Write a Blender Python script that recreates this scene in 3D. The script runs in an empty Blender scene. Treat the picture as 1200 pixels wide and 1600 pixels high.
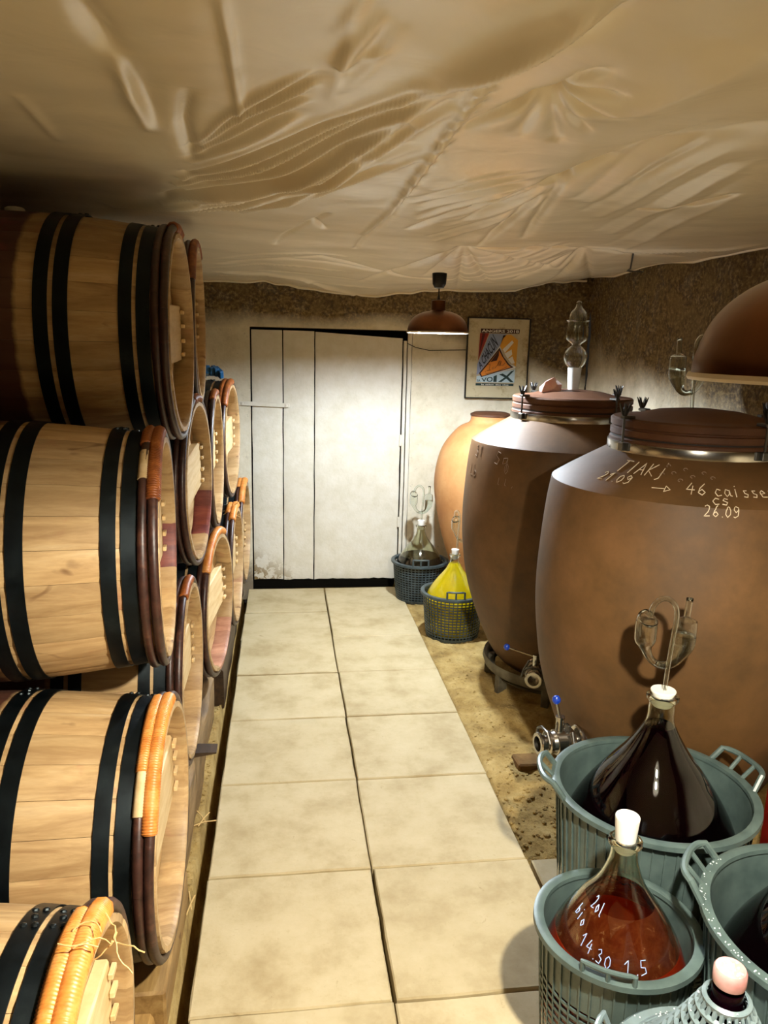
import bpy, bmesh, math, random
import numpy as np
from mathutils import Matrix, Vector, noise as mnoise

random.seed(7)
PI = math.pi
C = bpy.context.scene.collection
SC = bpy.context.scene

# ------------------------------------------------------------------ camera
EYE = 1.6
def _n(v): return v / np.linalg.norm(v)
_Y = _n(np.array([-159., 262., -1200.]))
_X = np.array([9030., 45., -1200.]); _X = _n(_X - _Y * (_X @ _Y))
_Z = np.cross(_X, _Y)
ROT = np.array([_X, _Y, _Z])
cam_data = bpy.data.cameras.new('camera')
cam = bpy.data.objects.new('camera', cam_data)
C.objects.link(cam)
cam_data.sensor_fit = 'AUTO'; cam_data.sensor_width = 36; cam_data.lens = 27
cam_data.clip_start = 0.02
m4 = Matrix([list(ROT[0]) + [0], list(ROT[1]) + [0], list(ROT[2]) + [EYE], [0, 0, 0, 1]])
cam.matrix_world = m4
SC.camera = cam

# ------------------------------------------------------------------ world, exposure
w = bpy.data.worlds.new('world'); SC.world = w; w.use_nodes = True
w.node_tree.nodes['Background'].inputs[0].default_value = (0.9, 0.75, 0.6, 1)
w.node_tree.nodes['Background'].inputs[1].default_value = 0.008
SC.view_settings.view_transform = 'Standard'
SC.view_settings.look = 'None'
SC.view_settings.gamma = 1
SC.view_settings.use_curve_mapping = False
SC.view_settings.exposure = 1.0
SC.cycles.max_bounces = 14
SC.cycles.diffuse_bounces = 6
SC.cycles.glossy_bounces = 6
SC.cycles.transmission_bounces = 12
SC.cycles.transparent_max_bounces = 12
SC.cycles.sample_clamp_indirect = 4
SC.cycles.blur_glossy = 1.0
SC.cycles.use_denoising = True
BACK_LAMP = (0.735, 3.70, 1.672)      # rim centre
NEAR_LAMP = (0.535, 0.66, 1.580)
BACK_W, NEAR_W = 2700.0, 3300.0
BULB_COL = {'back': (0.80, 0.90, 1.0), 'near': (1.0, 0.93, 0.78)}

# ------------------------------------------------------------------ helpers
def srgb(h, a=1):
    h = h.lstrip('#'); r = [int(h[i:i + 2], 16) / 255 for i in (0, 2, 4)]
    return tuple((c / 12.92 if c < .04045 else ((c + .055) / 1.055) ** 2.4) for c in r) + (a,)

def mesh(name, verts, faces, mat=None, smooth=True):
    me = bpy.data.meshes.new(name)
    me.from_pydata([tuple(v) for v in verts], [], faces)
    if smooth:
        me.polygons.foreach_set('use_smooth', [True] * len(me.polygons))
    if mat: me.materials.append(mat)
    me.update()
    return me

def link(name, me, parent=None, loc=(0, 0, 0), rot=(0, 0, 0)):
    o = bpy.data.objects.new(name, me); C.objects.link(o)
    o.location = loc; o.rotation_euler = rot
    if parent: o.parent = parent
    return o

def tag(o, label=None, cat=None, group=None, kind=None):
    if label: o['label'] = label
    if cat: o['category'] = cat
    if group: o['group'] = group
    if kind: o['kind'] = kind
    return o

def empty(name, loc=(0, 0, 0), rotz=0.0, **k):
    o = bpy.data.objects.new(name, None); C.objects.link(o)
    o.location = loc; o.rotation_euler = (0, 0, rotz); o.empty_display_size = .05
    return tag(o, **k)

def edge_split(me, deg=35):
    me.set_sharp_from_angle(angle=math.radians(deg))
    return me

class MB:
    """collects shapes into one mesh"""
    def __init__(s): s.v = []; s.f = []
    def add(s, vs, fs, M=None):
        b = len(s.v)
        s.v += [tuple(M @ Vector(v)) if M else tuple(v) for v in vs]
        s.f += [tuple(i + b for i in f) for f in fs]
        return s
    def box(s, x0, x1, y0, y1, z0, z1, M=None, bev=0.0):
        if bev <= 0:
            vs = [(x, y, z) for x in (x0, x1) for y in (y0, y1) for z in (z0, z1)]
            fs = [(0, 1, 3, 2), (4, 6, 7, 5), (0, 4, 5, 1), (2, 3, 7, 6), (0, 2, 6, 4), (1, 5, 7, 3)]
            return s.add(vs, fs, M)
        bm = bmesh.new(); bmesh.ops.create_cube(bm, size=1)
        for v in bm.verts:
            v.co = ((x0 + x1) / 2 + v.co.x * (x1 - x0), (y0 + y1) / 2 + v.co.y * (y1 - y0), (z0 + z1) / 2 + v.co.z * (z1 - z0))
        bmesh.ops.bevel(bm, geom=bm.edges[:], offset=bev, segments=1, affect='EDGES')
        bm.verts.index_update()
        vs = [v.co[:] for v in bm.verts]; fs = [[v.index for v in f.verts] for f in bm.faces]; bm.free()
        return s.add(vs, fs, M)
    def lathe(s, prof, n=32, M=None, a0=0, a1=2 * PI, close=True):
        """prof: list of (r, z)"""
        full = abs(a1 - a0 - 2 * PI) < 1e-6
        k = n if full else n + 1
        vs = []; fs = []
        for i in range(k):
            a = a0 + (a1 - a0) * i / n
            for r, z in prof: vs.append((r * math.cos(a), r * math.sin(a), z))
        m = len(prof)
        for i in range(n):
            j = (i + 1) % k
            for q in range(m - 1):
                fs.append((i * m + q, j * m + q, j * m + q + 1, i * m + q + 1))
        return s.add(vs, fs, M)
    def tube(s, pts, rad, n=10, M=None, cap=True, closed=False):
        pts = [Vector(p) for p in pts]
        rads = rad if isinstance(rad, (list, tuple)) else [rad] * len(pts)
        N = len(pts); vs = []; fs = []
        t0 = (pts[1] - pts[0]).normalized()
        up = Vector((0, 0, 1)) if abs(t0.z) < .9 else Vector((1, 0, 0))
        nrm = t0.cross(up).normalized()
        for i, p in enumerate(pts):
            if closed: t = (pts[(i + 1) % N] - pts[i - 1]).normalized()
            else: t = (pts[min(i + 1, N - 1)] - pts[max(i - 1, 0)]).normalized()
            nrm = (nrm - t * nrm.dot(t)).normalized(); bn = t.cross(nrm)
            for k in range(n):
                a = 2 * PI * k / n
                vs.append(p + (nrm * math.cos(a) + bn * math.sin(a)) * rads[i])
        for i in range(N if closed else N - 1):
            j = (i + 1) % N
            for k in range(n):
                l = (k + 1) % n
                fs.append((i * n + k, i * n + l, j * n + l, j * n + k))
        if cap and not closed:
            fs.append(tuple(range(n))[::-1]); fs.append(tuple((N - 1) * n + k for k in range(n)))
        return s.add(vs, fs, M)
    def mesh(s, name, mat, smooth=True, sharp=35):
        me = mesh(name, s.v, s.f, mat, smooth)
        if smooth and sharp: edge_split(me, sharp)
        return me
    def build(s, name, mat, parent=None, smooth=True, sharp=35, loc=(0, 0, 0), rot=(0, 0, 0)):
        return link(name, s.mesh(name, mat, smooth, sharp), parent, loc, rot)

def spline(pts, per=8):
    """Catmull-Rom through points (tuples of any length)"""
    P = [np.array(p, float) for p in pts]; P = [2 * P[0] - P[1]] + P + [2 * P[-1] - P[-2]]
    out = []
    for i in range(1, len(P) - 2):
        for k in range(per):
            t = k / per
            out.append(.5 * ((2 * P[i]) + (-P[i - 1] + P[i + 1]) * t + (2 * P[i - 1] - 5 * P[i] + 4 * P[i + 1] - P[i + 2]) * t * t + (-P[i - 1] + 3 * P[i] - 3 * P[i + 1] + P[i + 2]) * t ** 3))
    out.append(P[-2])
    return [tuple(p) for p in out]

def hull_copy(o, name, parent, loc=(0, 0, 0), rot=(0, 0, 0)):
    c = o.copy(); C.objects.link(c); c.name = name; c.parent = parent; c.location = loc; c.rotation_euler = rot
    return c

# ------------------------------------------------------------------ materials
class NT:
    def __init__(s, name):
        s.m = bpy.data.materials.new(name); s.m.use_nodes = True
        s.t = s.m.node_tree; s.n = s.t.nodes; s.bsdf = s.n['Principled BSDF']; s.out = s.n['Material Output']
        s.tc = s.n.new('ShaderNodeTexCoord')
    def node(s, typ, **k):
        o = s.n.new(typ)
        for a, b in k.items(): setattr(o, a, b)
        return o
    def l(s, a, b): s.t.links.new(a, b); return s
    def noise(s, scale=5, detail=6, rough=.55, vec=None, dist=0.0, stretch=None):
        o = s.node('ShaderNodeTexNoise'); o.inputs['Scale'].default_value = scale; o.inputs['Detail'].default_value = detail
        o.inputs['Roughness'].default_value = rough; o.inputs['Distortion'].default_value = dist
        v = vec or s.tc.outputs['Object']
        if stretch:
            mp = s.node('ShaderNodeMapping'); mp.inputs['Scale'].default_value = stretch; s.l(v, mp.inputs[0]); v = mp.outputs[0]
        s.l(v, o.inputs['Vector']); return o.outputs['Fac']
    def ramp(s, fac, stops, interp='LINEAR'):
        r = s.node('ShaderNodeValToRGB'); e = r.color_ramp.elements; r.color_ramp.interpolation = interp
        while len(e) > 1: e.remove(e[-1])
        e[0].position = stops[0][0]; e[0].color = stops[0][1]
        for p, c in stops[1:]:
            q = e.new(p); q.color = c
        s.l(fac, r.inputs[0]); return r.outputs['Color']
    def val(s, fac, a, b, lo=0., hi=1.):
        r = s.node('ShaderNodeMapRange'); r.inputs[1].default_value = a; r.inputs[2].default_value = b; r.inputs[3].default_value = lo; r.inputs[4].default_value = hi
        s.l(fac, r.inputs[0]); return r.outputs[0]
    def mix(s, fac, a, b, mode='MIX'):
        m = s.node('ShaderNodeMix'); m.data_type = 'RGBA'; m.blend_type = mode
        for sock, x in ((m.inputs[0], fac), (m.inputs[6], a), (m.inputs[7], b)):
            if hasattr(x, 'links'): s.l(x, sock)
            else: sock.default_value = x
        return m.outputs[2]
    def math(s, op, a, b=0.0):
        m = s.node('ShaderNodeMath', operation=op)
        for sock, x in ((m.inputs[0], a), (m.inputs[1], b)):
            if hasattr(x, 'links'): s.l(x, sock)
            else: sock.default_value = x
        return m.outputs[0]
    def bump(s, h, strength=.3, dist=.01):
        b = s.node('ShaderNodeBump'); b.inputs['Strength'].default_value = strength; b.inputs['Distance'].default_value = dist
        s.l(h, b.inputs['Height']); s.l(b.outputs[0], s.bsdf.inputs['Normal']); return s
    def col(s, c):
        if hasattr(c, 'links'): s.l(c, s.bsdf.inputs['Base Color'])
        else: s.bsdf.inputs['Base Color'].default_value = c
        return s
    def set(s, **k):
        for a, b in k.items():
            q = s.bsdf.inputs[a.replace('_', ' ')]
            if hasattr(b, 'links'): s.l(b, q)
            else: q.default_value = b
        return s
    def rnd(s): return s.node('ShaderNodeObjectInfo').outputs['Random']
    def sep(s, which='Object'):
        x = s.node('ShaderNodeSeparateXYZ'); s.l(s.tc.outputs[which], x.inputs[0]); return x.outputs
    def wpos(s):
        g = s.node('ShaderNodeNewGeometry'); x = s.node('ShaderNodeSeparateXYZ'); s.l(g.outputs['Position'], x.inputs[0]); return g.outputs['Position'], x.outputs

def plain(name, c, rough=.5, metal=0., c2=None, nscale=20, bump=0, **k):
    t = NT(name)
    f = t.noise(nscale)
    a = srgb(c); b = srgb(c2) if c2 else tuple(x * .82 for x in a[:3]) + (1,)
    t.col(t.ramp(f, [(.3, a), (.7, b)])); t.set(Roughness=rough, Metallic=metal, **k)
    if bump: t.bump(f, bump, .004)
    return t.m

def wood_mat(name, base, dark, axis_stretch, red=False, pale=None, rough=.5, knots=True):
    t = NT(name)
    r = t.rnd()
    add = t.node('ShaderNodeVectorMath', operation='ADD'); t.l(t.tc.outputs['Object'], add.inputs[0])
    comb = t.node('ShaderNodeCombineXYZ'); t.l(t.math('MULTIPLY', r, 37.), comb.inputs[1]); t.l(t.math('MULTIPLY', r, 11.), comb.inputs[0])
    t.l(comb.outputs[0], add.inputs[1]); v = add.outputs[0]
    g = t.noise(9, 8, .6, v, .6, axis_stretch)
    fine = t.noise(60, 4, .6, v, .2, axis_stretch)
    blotch = t.noise(4.5, 4, .6, v)
    c = t.ramp(g, [(.28, srgb(dark)), (.55, srgb(base)), (.8, srgb(pale or base))])
    c = t.mix(t.val(fine, .35, .7, 0, .28), c, srgb(dark))
    c = t.mix(t.val(blotch, .55, .78, 0, .35), c, srgb(dark))
    c = t.mix(1.0, c, t.ramp(r, [(0, (.78, .76, .72, 1)), (1, (1.12, 1.1, 1.06, 1))]), 'MULTIPLY')
    if knots:
        kn = t.noise(13, 2, .4, v, 1.2, (.6, 1, 1))
        c = t.mix(t.val(kn, .70, .76, 0, .75), c, srgb('#5a3316'))
    if red:
        x = t.sep()[0]
        d = t.math('ABSOLUTE', x)
        nz = t.noise(14, 4)
        d2 = t.math('ADD', d, t.math('MULTIPLY', t.math('SUBTRACT', nz, .5), .03))
        c = t.mix(t.val(d2, .070, .082, .9, 0), c, srgb('#3a0a10'))
        ps = t.noise(6, 5, .6, v)
        c = t.mix(t.val(ps, .60, .72, 0, .30), c, srgb('#a03c44'))
    t.col(c); t.set(Roughness=rough); t.bump(fine, .25, .0015)
    return t.m

M = {}
M['stave'] = wood_mat('oak_stave', '#bd9f72', '#917049', (.35, 3.2, 3.2), red=True, pale='#ccb48e')
M['stave_red'] = wood_mat('wine_stained_stave', '#8c4a40', '#56202a', (.35, 3.2, 3.2), pale='#a96c58')
M['stave_pink'] = wood_mat('pink_stained_stave', '#b98a70', '#8d5a48', (.35, 3.2, 3.2), pale='#c9a28a')
M['head_oak'] = wood_mat('oak_head', '#c2a272', '#977449', (1, .6, 4), pale='#d0b68c')
M['bar_oak'] = wood_mat('pale_bar', '#dcc397', '#c3a168', (1, .5, 4), pale='#e8d4ac', knots=False)
M['old_beam'] = wood_mat('old_beam_wood', '#8d7350', '#4d3a24', (3, .4, 3), pale='#a48d68')
M['plank'] = wood_mat('plank_wood', '#b08f5a', '#7d5c30', (3, .5, 3), pale='#c2a571')
M['dark_wood'] = wood_mat('dark_wood', '#4b3622', '#23170e', (3, .4, 3), pale='#5f4830')

t = NT('hoop_steel')
f = t.noise(14, 5, .65); f2 = t.noise(90, 3)
t.col(t.ramp(f, [(.3, srgb('#0b1114')), (.62, srgb('#141c1f')), (.8, srgb('#28302f'))])); t.set(Metallic=.75, Roughness=t.val(f, .3, .75, .34, .55)); t.bump(f2, .12, .001)
M['hoop'] = t.m
M['rivet'] = plain('rivet_steel', '#4a5254', .3, .9, '#2a3032')

t = NT('chestnut_bark')
f = t.noise(22, 7, .65, None, .8, (1, 1, 1)); k = t.noise(120, 3)
t.col(t.ramp(f, [(.3, srgb('#1a0d08')), (.55, srgb('#3a2018')), (.78, srgb('#5d3b2b'))])); t.set(Roughness=.42); t.bump(f, .4, .003)
M['bark'] = t.m
t = NT('cut_hoop_wood')
f = t.noise(22, 5, .6); t.col(t.ramp(f, [(.3, srgb('#a78351')), (.7, srgb('#d8bf90'))])); t.set(Roughness=.6); M['cutwood'] = t.m
t = NT('wicker')
f = t.noise(18, 6, .7); rn = t.rnd()
t.col(t.mix(t.val(f, .58, .8, 0, .7), t.ramp(f, [(.25, srgb('#a9541b')), (.5, srgb('#cd8138')), (.75, srgb('#dba766'))]), srgb('#5a2a10')))
t.set(Roughness=.42); t.bump(t.noise(130, 3), .3, .001); M['wicker'] = t.m
t = NT('dark_wicker'); f = t.noise(30, 6, .7)
t.col(t.ramp(f, [(.3, srgb('#5a2408')), (.6, srgb('#96521e')), (.8, srgb('#b4713a'))])); t.set(Roughness=.45); M['wicker_dark'] = t.m
M['straw'] = plain('straw', '#d9b676', .6)

# terracotta
def terracotta(name, a, b, c):
    t = NT(name)
    v, p = t.wpos()
    f = t.noise(3.5, 8, .65); g = t.noise(40, 5, .6); h = t.noise(7, 4, .5, None, 0, (1, 1, .15))
    col = t.ramp(f, [(.28, srgb(a)), (.52, srgb(b)), (.76, srgb(c))])
    col = t.mix(t.val(g, .45, .75, 0, .22), col, srgb(a))
    col = t.mix(t.val(h, .5, .8, 0, .2), col, srgb(c))
    t.col(col); t.set(Roughness=.62, Specular_IOR_Level=.35); t.bump(g, .10, .002)
    return t.m
M['terra'] = terracotta('terracotta', '#3f2c14', '#573c1d', '#69492a')
M['terra_pale'] = terracotta('pale_terracotta', '#a86c3a', '#c08a55', '#cc9c68')
M['terra_lid'] = terracotta('lid_terracotta', '#3e2414', '#55341f', '#684429')
M['chalk'] = plain('chalk', '#d9cbb2', .9, c2='#c3b193')
M['chalk_faint'] = plain('faint_chalk', '#93806f', .9)
M['rubber_dark'] = plain('dark_rubber', '#14100e', .7)
M['steel'] = plain('steel', '#c8c4bb', .22, 1.0, '#98948c', 8)
M['steel_dull'] = plain('dull_steel', '#6c6963', .38, .9, '#4a4844', 14)
M['stand'] = plain('stand_rubber', '#6a6350', .6, 0, '#3f3a2e', 20, .3)
M['blue'] = plain('blue_plastic', '#163fae', .3)
M['black_plastic'] = plain('black_plastic', '#0d0d0d', .35)
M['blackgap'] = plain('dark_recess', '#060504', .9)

# plastics
t = NT('grey_green_plastic'); f = t.noise(18, 5)
t.col(t.ramp(f, [(.3, srgb('#3e4d4b')), (.7, srgb('#556561'))])); t.set(Roughness=.4); t.bump(t.noise(70, 4), .15, .001); M['basket'] = t.m
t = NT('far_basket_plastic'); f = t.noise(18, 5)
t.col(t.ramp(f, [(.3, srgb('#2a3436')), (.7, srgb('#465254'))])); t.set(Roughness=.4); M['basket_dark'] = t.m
M['basket_pale'] = plain('pale_grey_plastic', '#6d7d80', .3, c2='#5b6a6c', Specular_IOR_Level=.7)
M['silicone'] = plain('white_silicone', '#f0ede4', .35, c2='#e4e0d4', Subsurface_Weight=.0)
M['cap'] = plain('pink_white_cap', '#c79f99', .22, c2='#a8706c')
M['droplet'] = plain('water_droplets', '#dfe8ea', .05, Specular_IOR_Level=.9)
M['crate_red'] = plain('red_plastic', '#7d150c', .28, c2='#5b0e08')

def glass(name, col, rough=0.0, ior=1.45):
    t = NT(name); t.col(srgb(col)); t.set(Transmission_Weight=1.0, Roughness=rough, IOR=ior); return t.m
M['glass'] = glass('clear_glass', '#f6faf8')
M['glass_green'] = glass('greenish_glass', '#eceedb')
M['glass_frost'] = plain('frosted_glass', '#e9ebe6', .35, c2='#dfe2dc')
t = NT('frosted_ground_glass'); t.col(srgb('#f2f2ee')); t.set(Transmission_Weight=.55, Roughness=.45, IOR=1.4); M['glass_frost'] = t.m
t = NT('dark_wine'); t.col(srgb('#080104')); t.set(Roughness=.06, Specular_IOR_Level=.04); M['wine_dark'] = t.m
t = NT('grey_wine'); t.col(srgb('#2a241d')); t.set(Roughness=.1); M['wine_grey'] = t.m
t = NT('red_wine'); f = t.noise(6, 4); t.col(t.ramp(f, [(.3, srgb('#7a1c0a')), (.7, srgb('#94290f'))])); t.set(Roughness=.08, Specular_IOR_Level=.1); M['wine_red'] = t.m
t = NT('foamy_wine_film'); f = t.noise(38, 6, .7, None, .6); g = t.noise(5, 3)
t.col(t.ramp(f, [(.42, srgb('#6a2412')), (.60, srgb('#7f3a20')), (.72, srgb('#c09a70'))])); t.set(Roughness=.15); M['wine_film'] = t.m
t = NT('yellow_juice'); f = t.noise(5, 4); t.col(t.ramp(f, [(.3, srgb('#ecd000')), (.7, srgb('#f6e020'))])); t.set(Roughness=.18); M['yellow'] = t.m
M['ink_white'] = plain('white_marker', '#b9c6ea', .5, c2='#a3b6ea')
t = NT('quartz'); f = t.noise(14, 5); t.col(t.ramp(f, [(.3, srgb('#e6b2a4')), (.7, srgb('#f3d8d0'))])); t.set(Roughness=.15, Transmission_Weight=.3); M['quartz'] = t.m
t = NT('copper_shade'); f = t.noise(12, 5); t.col(t.ramp(f, [(.3, srgb('#5f3a22')), (.7, srgb('#7a4d30'))])); t.set(Metallic=.75, Roughness=.3); M['copper'] = t.m
M['shade_inner'] = plain('white_enamel', '#efece6', .4, c2='#e4e0d8')
M['rim_white'] = plain('rim_enamel', '#e8dccb', .4)

# plaster walls
def wall_mat(name, back):
    t = NT(name); v, p = t.wpos()
    n1 = t.noise(2.2, 6, .6, v); n2 = t.noise(9, 8, .7, v); n3 = t.noise(55, 5, .65, v)
    pl = t.ramp(n2, [(.3, srgb('#c6bba0')), (.5, srgb('#d6ccb4')), (.7, srgb('#ddd5c1'))])
    mold_shade = t.mix(t.val(n2, .42, .62, 0, .65), t.ramp(n3, [(.36, srgb('#1a120b')), (.5, srgb('#594428')), (.64, srgb('#968056'))]), srgb('#85704a'))
    z = p[2]
    zz = t.math('ADD', z, t.math('MULTIPLY', t.math('SUBTRACT', n1, .5), .5 if not back else .18))
    if back:
        # moldy band lifts towards the right of the door
        xx = t.val(p[0], .9, 1.9, 0., .33)
        zz = t.math('ADD', zz, xx)
        f = t.val(zz, 1.70, 1.80, 0, 1)
    else:
        yy = t.val(p[1], 5.0, 3.2, 0., .3)
        zz = t.math('ADD', zz, yy)
        f = t.val(zz, 1.42, 1.68, 0, 1)  # moldy tone and the lamp shade's shadow on this wall share one painted edge
    f = t.math('MULTIPLY', f, t.val(n2, .25, .5, .75, 1.))
    c = t.mix(f, pl, mold_shade)
    sp = t.noise(24, 5, .8, v)
    c = t.mix(t.val(sp, .62, .70, 0, .55), c, srgb('#6f6350'))
    low = t.val(t.math('ADD', z, t.math('MULTIPLY', n2, .35)), .22, .34, .8, 0)
    c = t.mix(low, c, srgb('#5e4a30'))
    t.col(c); t.set(Roughness=.85); t.bump(t.math('ADD', n2, t.math('MULTIPLY', n3, .5)), .35, .012)
    return t.m
M['wall_back'] = wall_mat('plaster_back', True)
M['wall_right'] = wall_mat('plaster_right', False)
t = NT('dark_stone_wall'); v, p = t.wpos(); f = t.noise(6, 8, .7, v)
t.col(t.ramp(f, [(.3, srgb('#1b130c')), (.7, srgb('#4b3a28'))])); t.set(Roughness=.9); t.bump(f, .6, .03); M['wall_dark'] = t.m
t = NT('painted_door'); v, p = t.wpos()
a = t.noise(11, 6, .65, v); b = t.noise(60, 4, .6, v); pe = t.noise(13, 7, .7, v)
c = t.ramp(a, [(.3, srgb('#cfc7b2')), (.55, srgb('#d8d1c0')), (.8, srgb('#ded9cc'))])
zl = t.math('ADD', p[2], t.val(p[0], -.2, .25, 0, .28))
peel = t.math('MULTIPLY', t.val(pe, .5, .54, 0, 1), t.val(zl, .30, .10, 0, 1))
c = t.mix(peel, c, srgb('#8d7448'))
c = t.mix(t.val(t.noise(16, 6, .8, v), .68, .73, 0, .5), c, srgb('#9a8a6a'))
t.col(c); t.set(Roughness=.6); t.bump(t.math('SUBTRACT', t.math('ADD', b, a), t.math('MULTIPLY', peel, .8)), .3, .006); M['door'] = t.m
t = NT('old_lintel'); v, p = t.wpos(); f = t.noise(40, 8, .75, v); g = t.noise(4, 4, .6, v)
t.col(t.mix(t.val(g, .4, .7, 0, .5), t.ramp(f, [(.32, srgb('#1c130c')), (.5, srgb('#54402a')), (.68, srgb('#9a8260'))]), srgb('#8b7450'))); t.set(Roughness=.9); t.bump(f, .6, .01); M['lintel'] = t.m
# dirt + slabs
t = NT('sandy_soil'); v, p = t.wpos(); f = t.noise(7, 8, .7, v); g = t.noise(60, 6, .7, v); h = t.noise(2.2, 4, .5, v)
c = t.ramp(f, [(.3, srgb('#7a5f2e')), (.5, srgb('#a58a50')), (.72, srgb('#c4ab72'))])
c = t.mix(t.val(g, .55, .72, 0, .6), c, srgb('#553e1d')); c = t.mix(t.val(h, .55, .7, 0, .35), c, srgb('#6d5229'))
t.col(c); t.set(Roughness=.95); t.bump(t.math('ADD', f, t.math('MULTIPLY', g, .6)), .7, .02); M['soil'] = t.m
t = NT('concrete_slab'); v, p = t.wpos(); r = t.rnd()
f = t.noise(5, 8, .65, v); g = t.noise(70, 5, .7, v); h = t.noise(19, 7, .7, v, .5)
c = t.ramp(f, [(.3, srgb('#a6936b')), (.52, srgb('#bdad88')), (.75, srgb('#c9ba98'))])
c = t.mix(t.val(g, .58, .75, 0, .4), c, srgb('#a58f66')); c = t.mix(t.val(h, .64, .73, 0, .55), c, srgb('#80683c'))
c = t.mix(1.0, c, t.ramp(r, [(0, (.93, .92, .88, 1)), (1, (1.03, 1.03, 1.02, 1))]), 'MULTIPLY')
t.col(c); t.set(Roughness=.72); t.bump(t.math('ADD', t.math('MULTIPLY', f, .5), t.math('MULTIPLY', g, .4)), .25, .006); M['slab'] = t.m
# ceiling sheet
t = NT('plastic_sheet'); v, p = t.wpos(); f = t.noise(1.8, 5, .6, v)
t.col(t.ramp(f, [(.3, srgb('#eadcc0')), (.7, srgb('#f2e8d4'))])); t.set(Roughness=.27, Specular_IOR_Level=.7)
t.bump(t.noise(5, 3, .5, v, .8), .12, .03); M['sheet'] = t.m
# poster
def flat(name, c): return plain(name, c, .35, c2=c)
for k, c in dict(p_paper='#b9a98a', p_black='#14181a', p_red='#8c2b22', p_dred='#4c1416', p_blue='#8f9bb8', p_orange='#e58d33', p_amber='#d79a33', p_white='#e0dcd0', p_navy='#1b2437', p_green='#173230', p_cyan='#b8ccd4', p_brown='#3d1a12', p_frame='#15100c').items(): M[k] = flat(k[2:] + '_ink', c)
t = NT('stained_mount'); v, p = t.wpos(); f = t.noise(12, 6, .7, v); 
t.col(t.mix(t.val(f, .5, .68, 0, .8), srgb('#c3b694'), srgb('#8a703f'))); t.set(Roughness=.3); M['mount'] = t.m

def emissive(name, col, strength):
    t = NT(name); t.set(Emission_Strength=strength, Roughness=.5); t.col((.9, .9, .9, 1)); t.bsdf.inputs['Emission Color'].default_value = col + (1,)
    return t.m

# ------------------------------------------------------------------ noise fields
def fbm(x, y, s, oct=4, seed=0.):
    return mnoise.fractal(Vector((x * s + seed, y * s - seed, seed * .37)), 1.0, 2.0, oct)

# ================================================================== SETTING
BACK, RIGHT, LEFT, FRONT = 5.05, 2.03, -1.45, -1.3
# soil floor with a trench beside the path; slabs are pieces of it
def soil_z(x, y):
    z = -.018 + .016 * fbm(x, y, 5, 4, 3.1) + .010 * fbm(x, y, 18, 3, 9.)
    if -.268 < x < -.2: z = -.16
    if -.235 < x < .775: z = -.06
    if x > .775:
        z += .012 + .02 * max(0., fbm(x, y, 3, 3, 5.)) * min(1, (x - .775) / .1)
        if y < 2.35: z -= .03 * max(0, min(1, (2.35 - y) / .25))
    return z
xs = np.concatenate([np.arange(LEFT, -.45, .04), np.arange(-.45, -.272, .012), np.array([-.267, -.255, -.23]), np.array([0, .3, .6]), np.arange(.74, 1.5, .014), np.arange(1.5, RIGHT + .02, .05)])
ys = np.concatenate([np.arange(FRONT, 1.0, .08), np.arange(1.0, BACK + .12, .016)])
V = [(x, y, soil_z(x, y)) for x in xs for y in ys]; ny = len(ys)
F = [(i * ny + j, (i + 1) * ny + j, (i + 1) * ny + j + 1, i * ny + j + 1) for i in range(len(xs) - 1) for j in range(ny - 1)]
floor = tag(link('floor', mesh('floor', V, F, M['soil'])), kind='structure')
rows = [-.42, .085, .59, 1.095, 1.60, 2.105, 2.615, 3.12, 3.59, 4.07, 4.50, 4.965]
cols = [-.235, .272, .779]
def slab(x0, x1, y0, y1, dz):
    g = .0035
    m = MB(); n = 7
    # gently uneven top, bevelled edge, thickness 45 mm
    gx = [x0 + g, x0 + g + .004] + [x0 + (x1 - x0) * k / n for k in range(1, n)] + [x1 - g - .004, x1 - g]
    gy = [y0 + g, y0 + g + .004] + [y0 + (y1 - y0) * k / n for k in range(1, n)] + [y1 - g - .004, y1 - g]
    N = len(gx); vs = []
    for i, x in enumerate(gx):
        for j, y in enumerate(gy):
            e = i in (0, N - 1) or j in (0, N - 1)
            xx = x + (.0025 * fbm(x, y, 9, 2, 1.) if e else 0); yy = y + (.0025 * fbm(x, y, 9, 2, 7.) if e else 0)
            vs.append((xx, yy, dz + (-.004 if e else 0) + .0012 * fbm(x, y, 6, 2, 2.)))
    fs = [(i * N + j, (i + 1) * N + j, (i + 1) * N + j + 1, i * N + j + 1) for i in range(N - 1) for j in range(N - 1)]
    m.add(vs, fs)
    rim = [i * N for i in range(N)] + [(N - 1) * N + j for j in range(1, N)] + [i * N + N - 1 for i in range(N - 2, -1, -1)] + [j for j in range(N - 2, 0, -1)]
    b = len(m.v)
    for r in rim: m.v.append((m.v[r][0], m.v[r][1], dz - .045))
    for k in range(len(rim)):
        l = (k + 1) % len(rim); m.f.append((rim[k], b + k, b + l, rim[l]))
    m.build('paving_slab', M['slab'], floor)
for i in range(len(rows) - 1):
    for j in range(2):
        if j == 1 and i == len(rows) - 2: continue
        y1_ = rows[i + 2] if j == 1 and i == len(rows) - 3 else rows[i + 1]
        slab(cols[j] + random.uniform(-.003, .003), cols[j + 1] + random.uniform(-.003, .003), rows[i], y1_, random.uniform(-.003, .003))
for i in range(0, 5):
    slab(.784, 1.285, rows[i] + .004, rows[i + 1] - .002, -.004)

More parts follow.
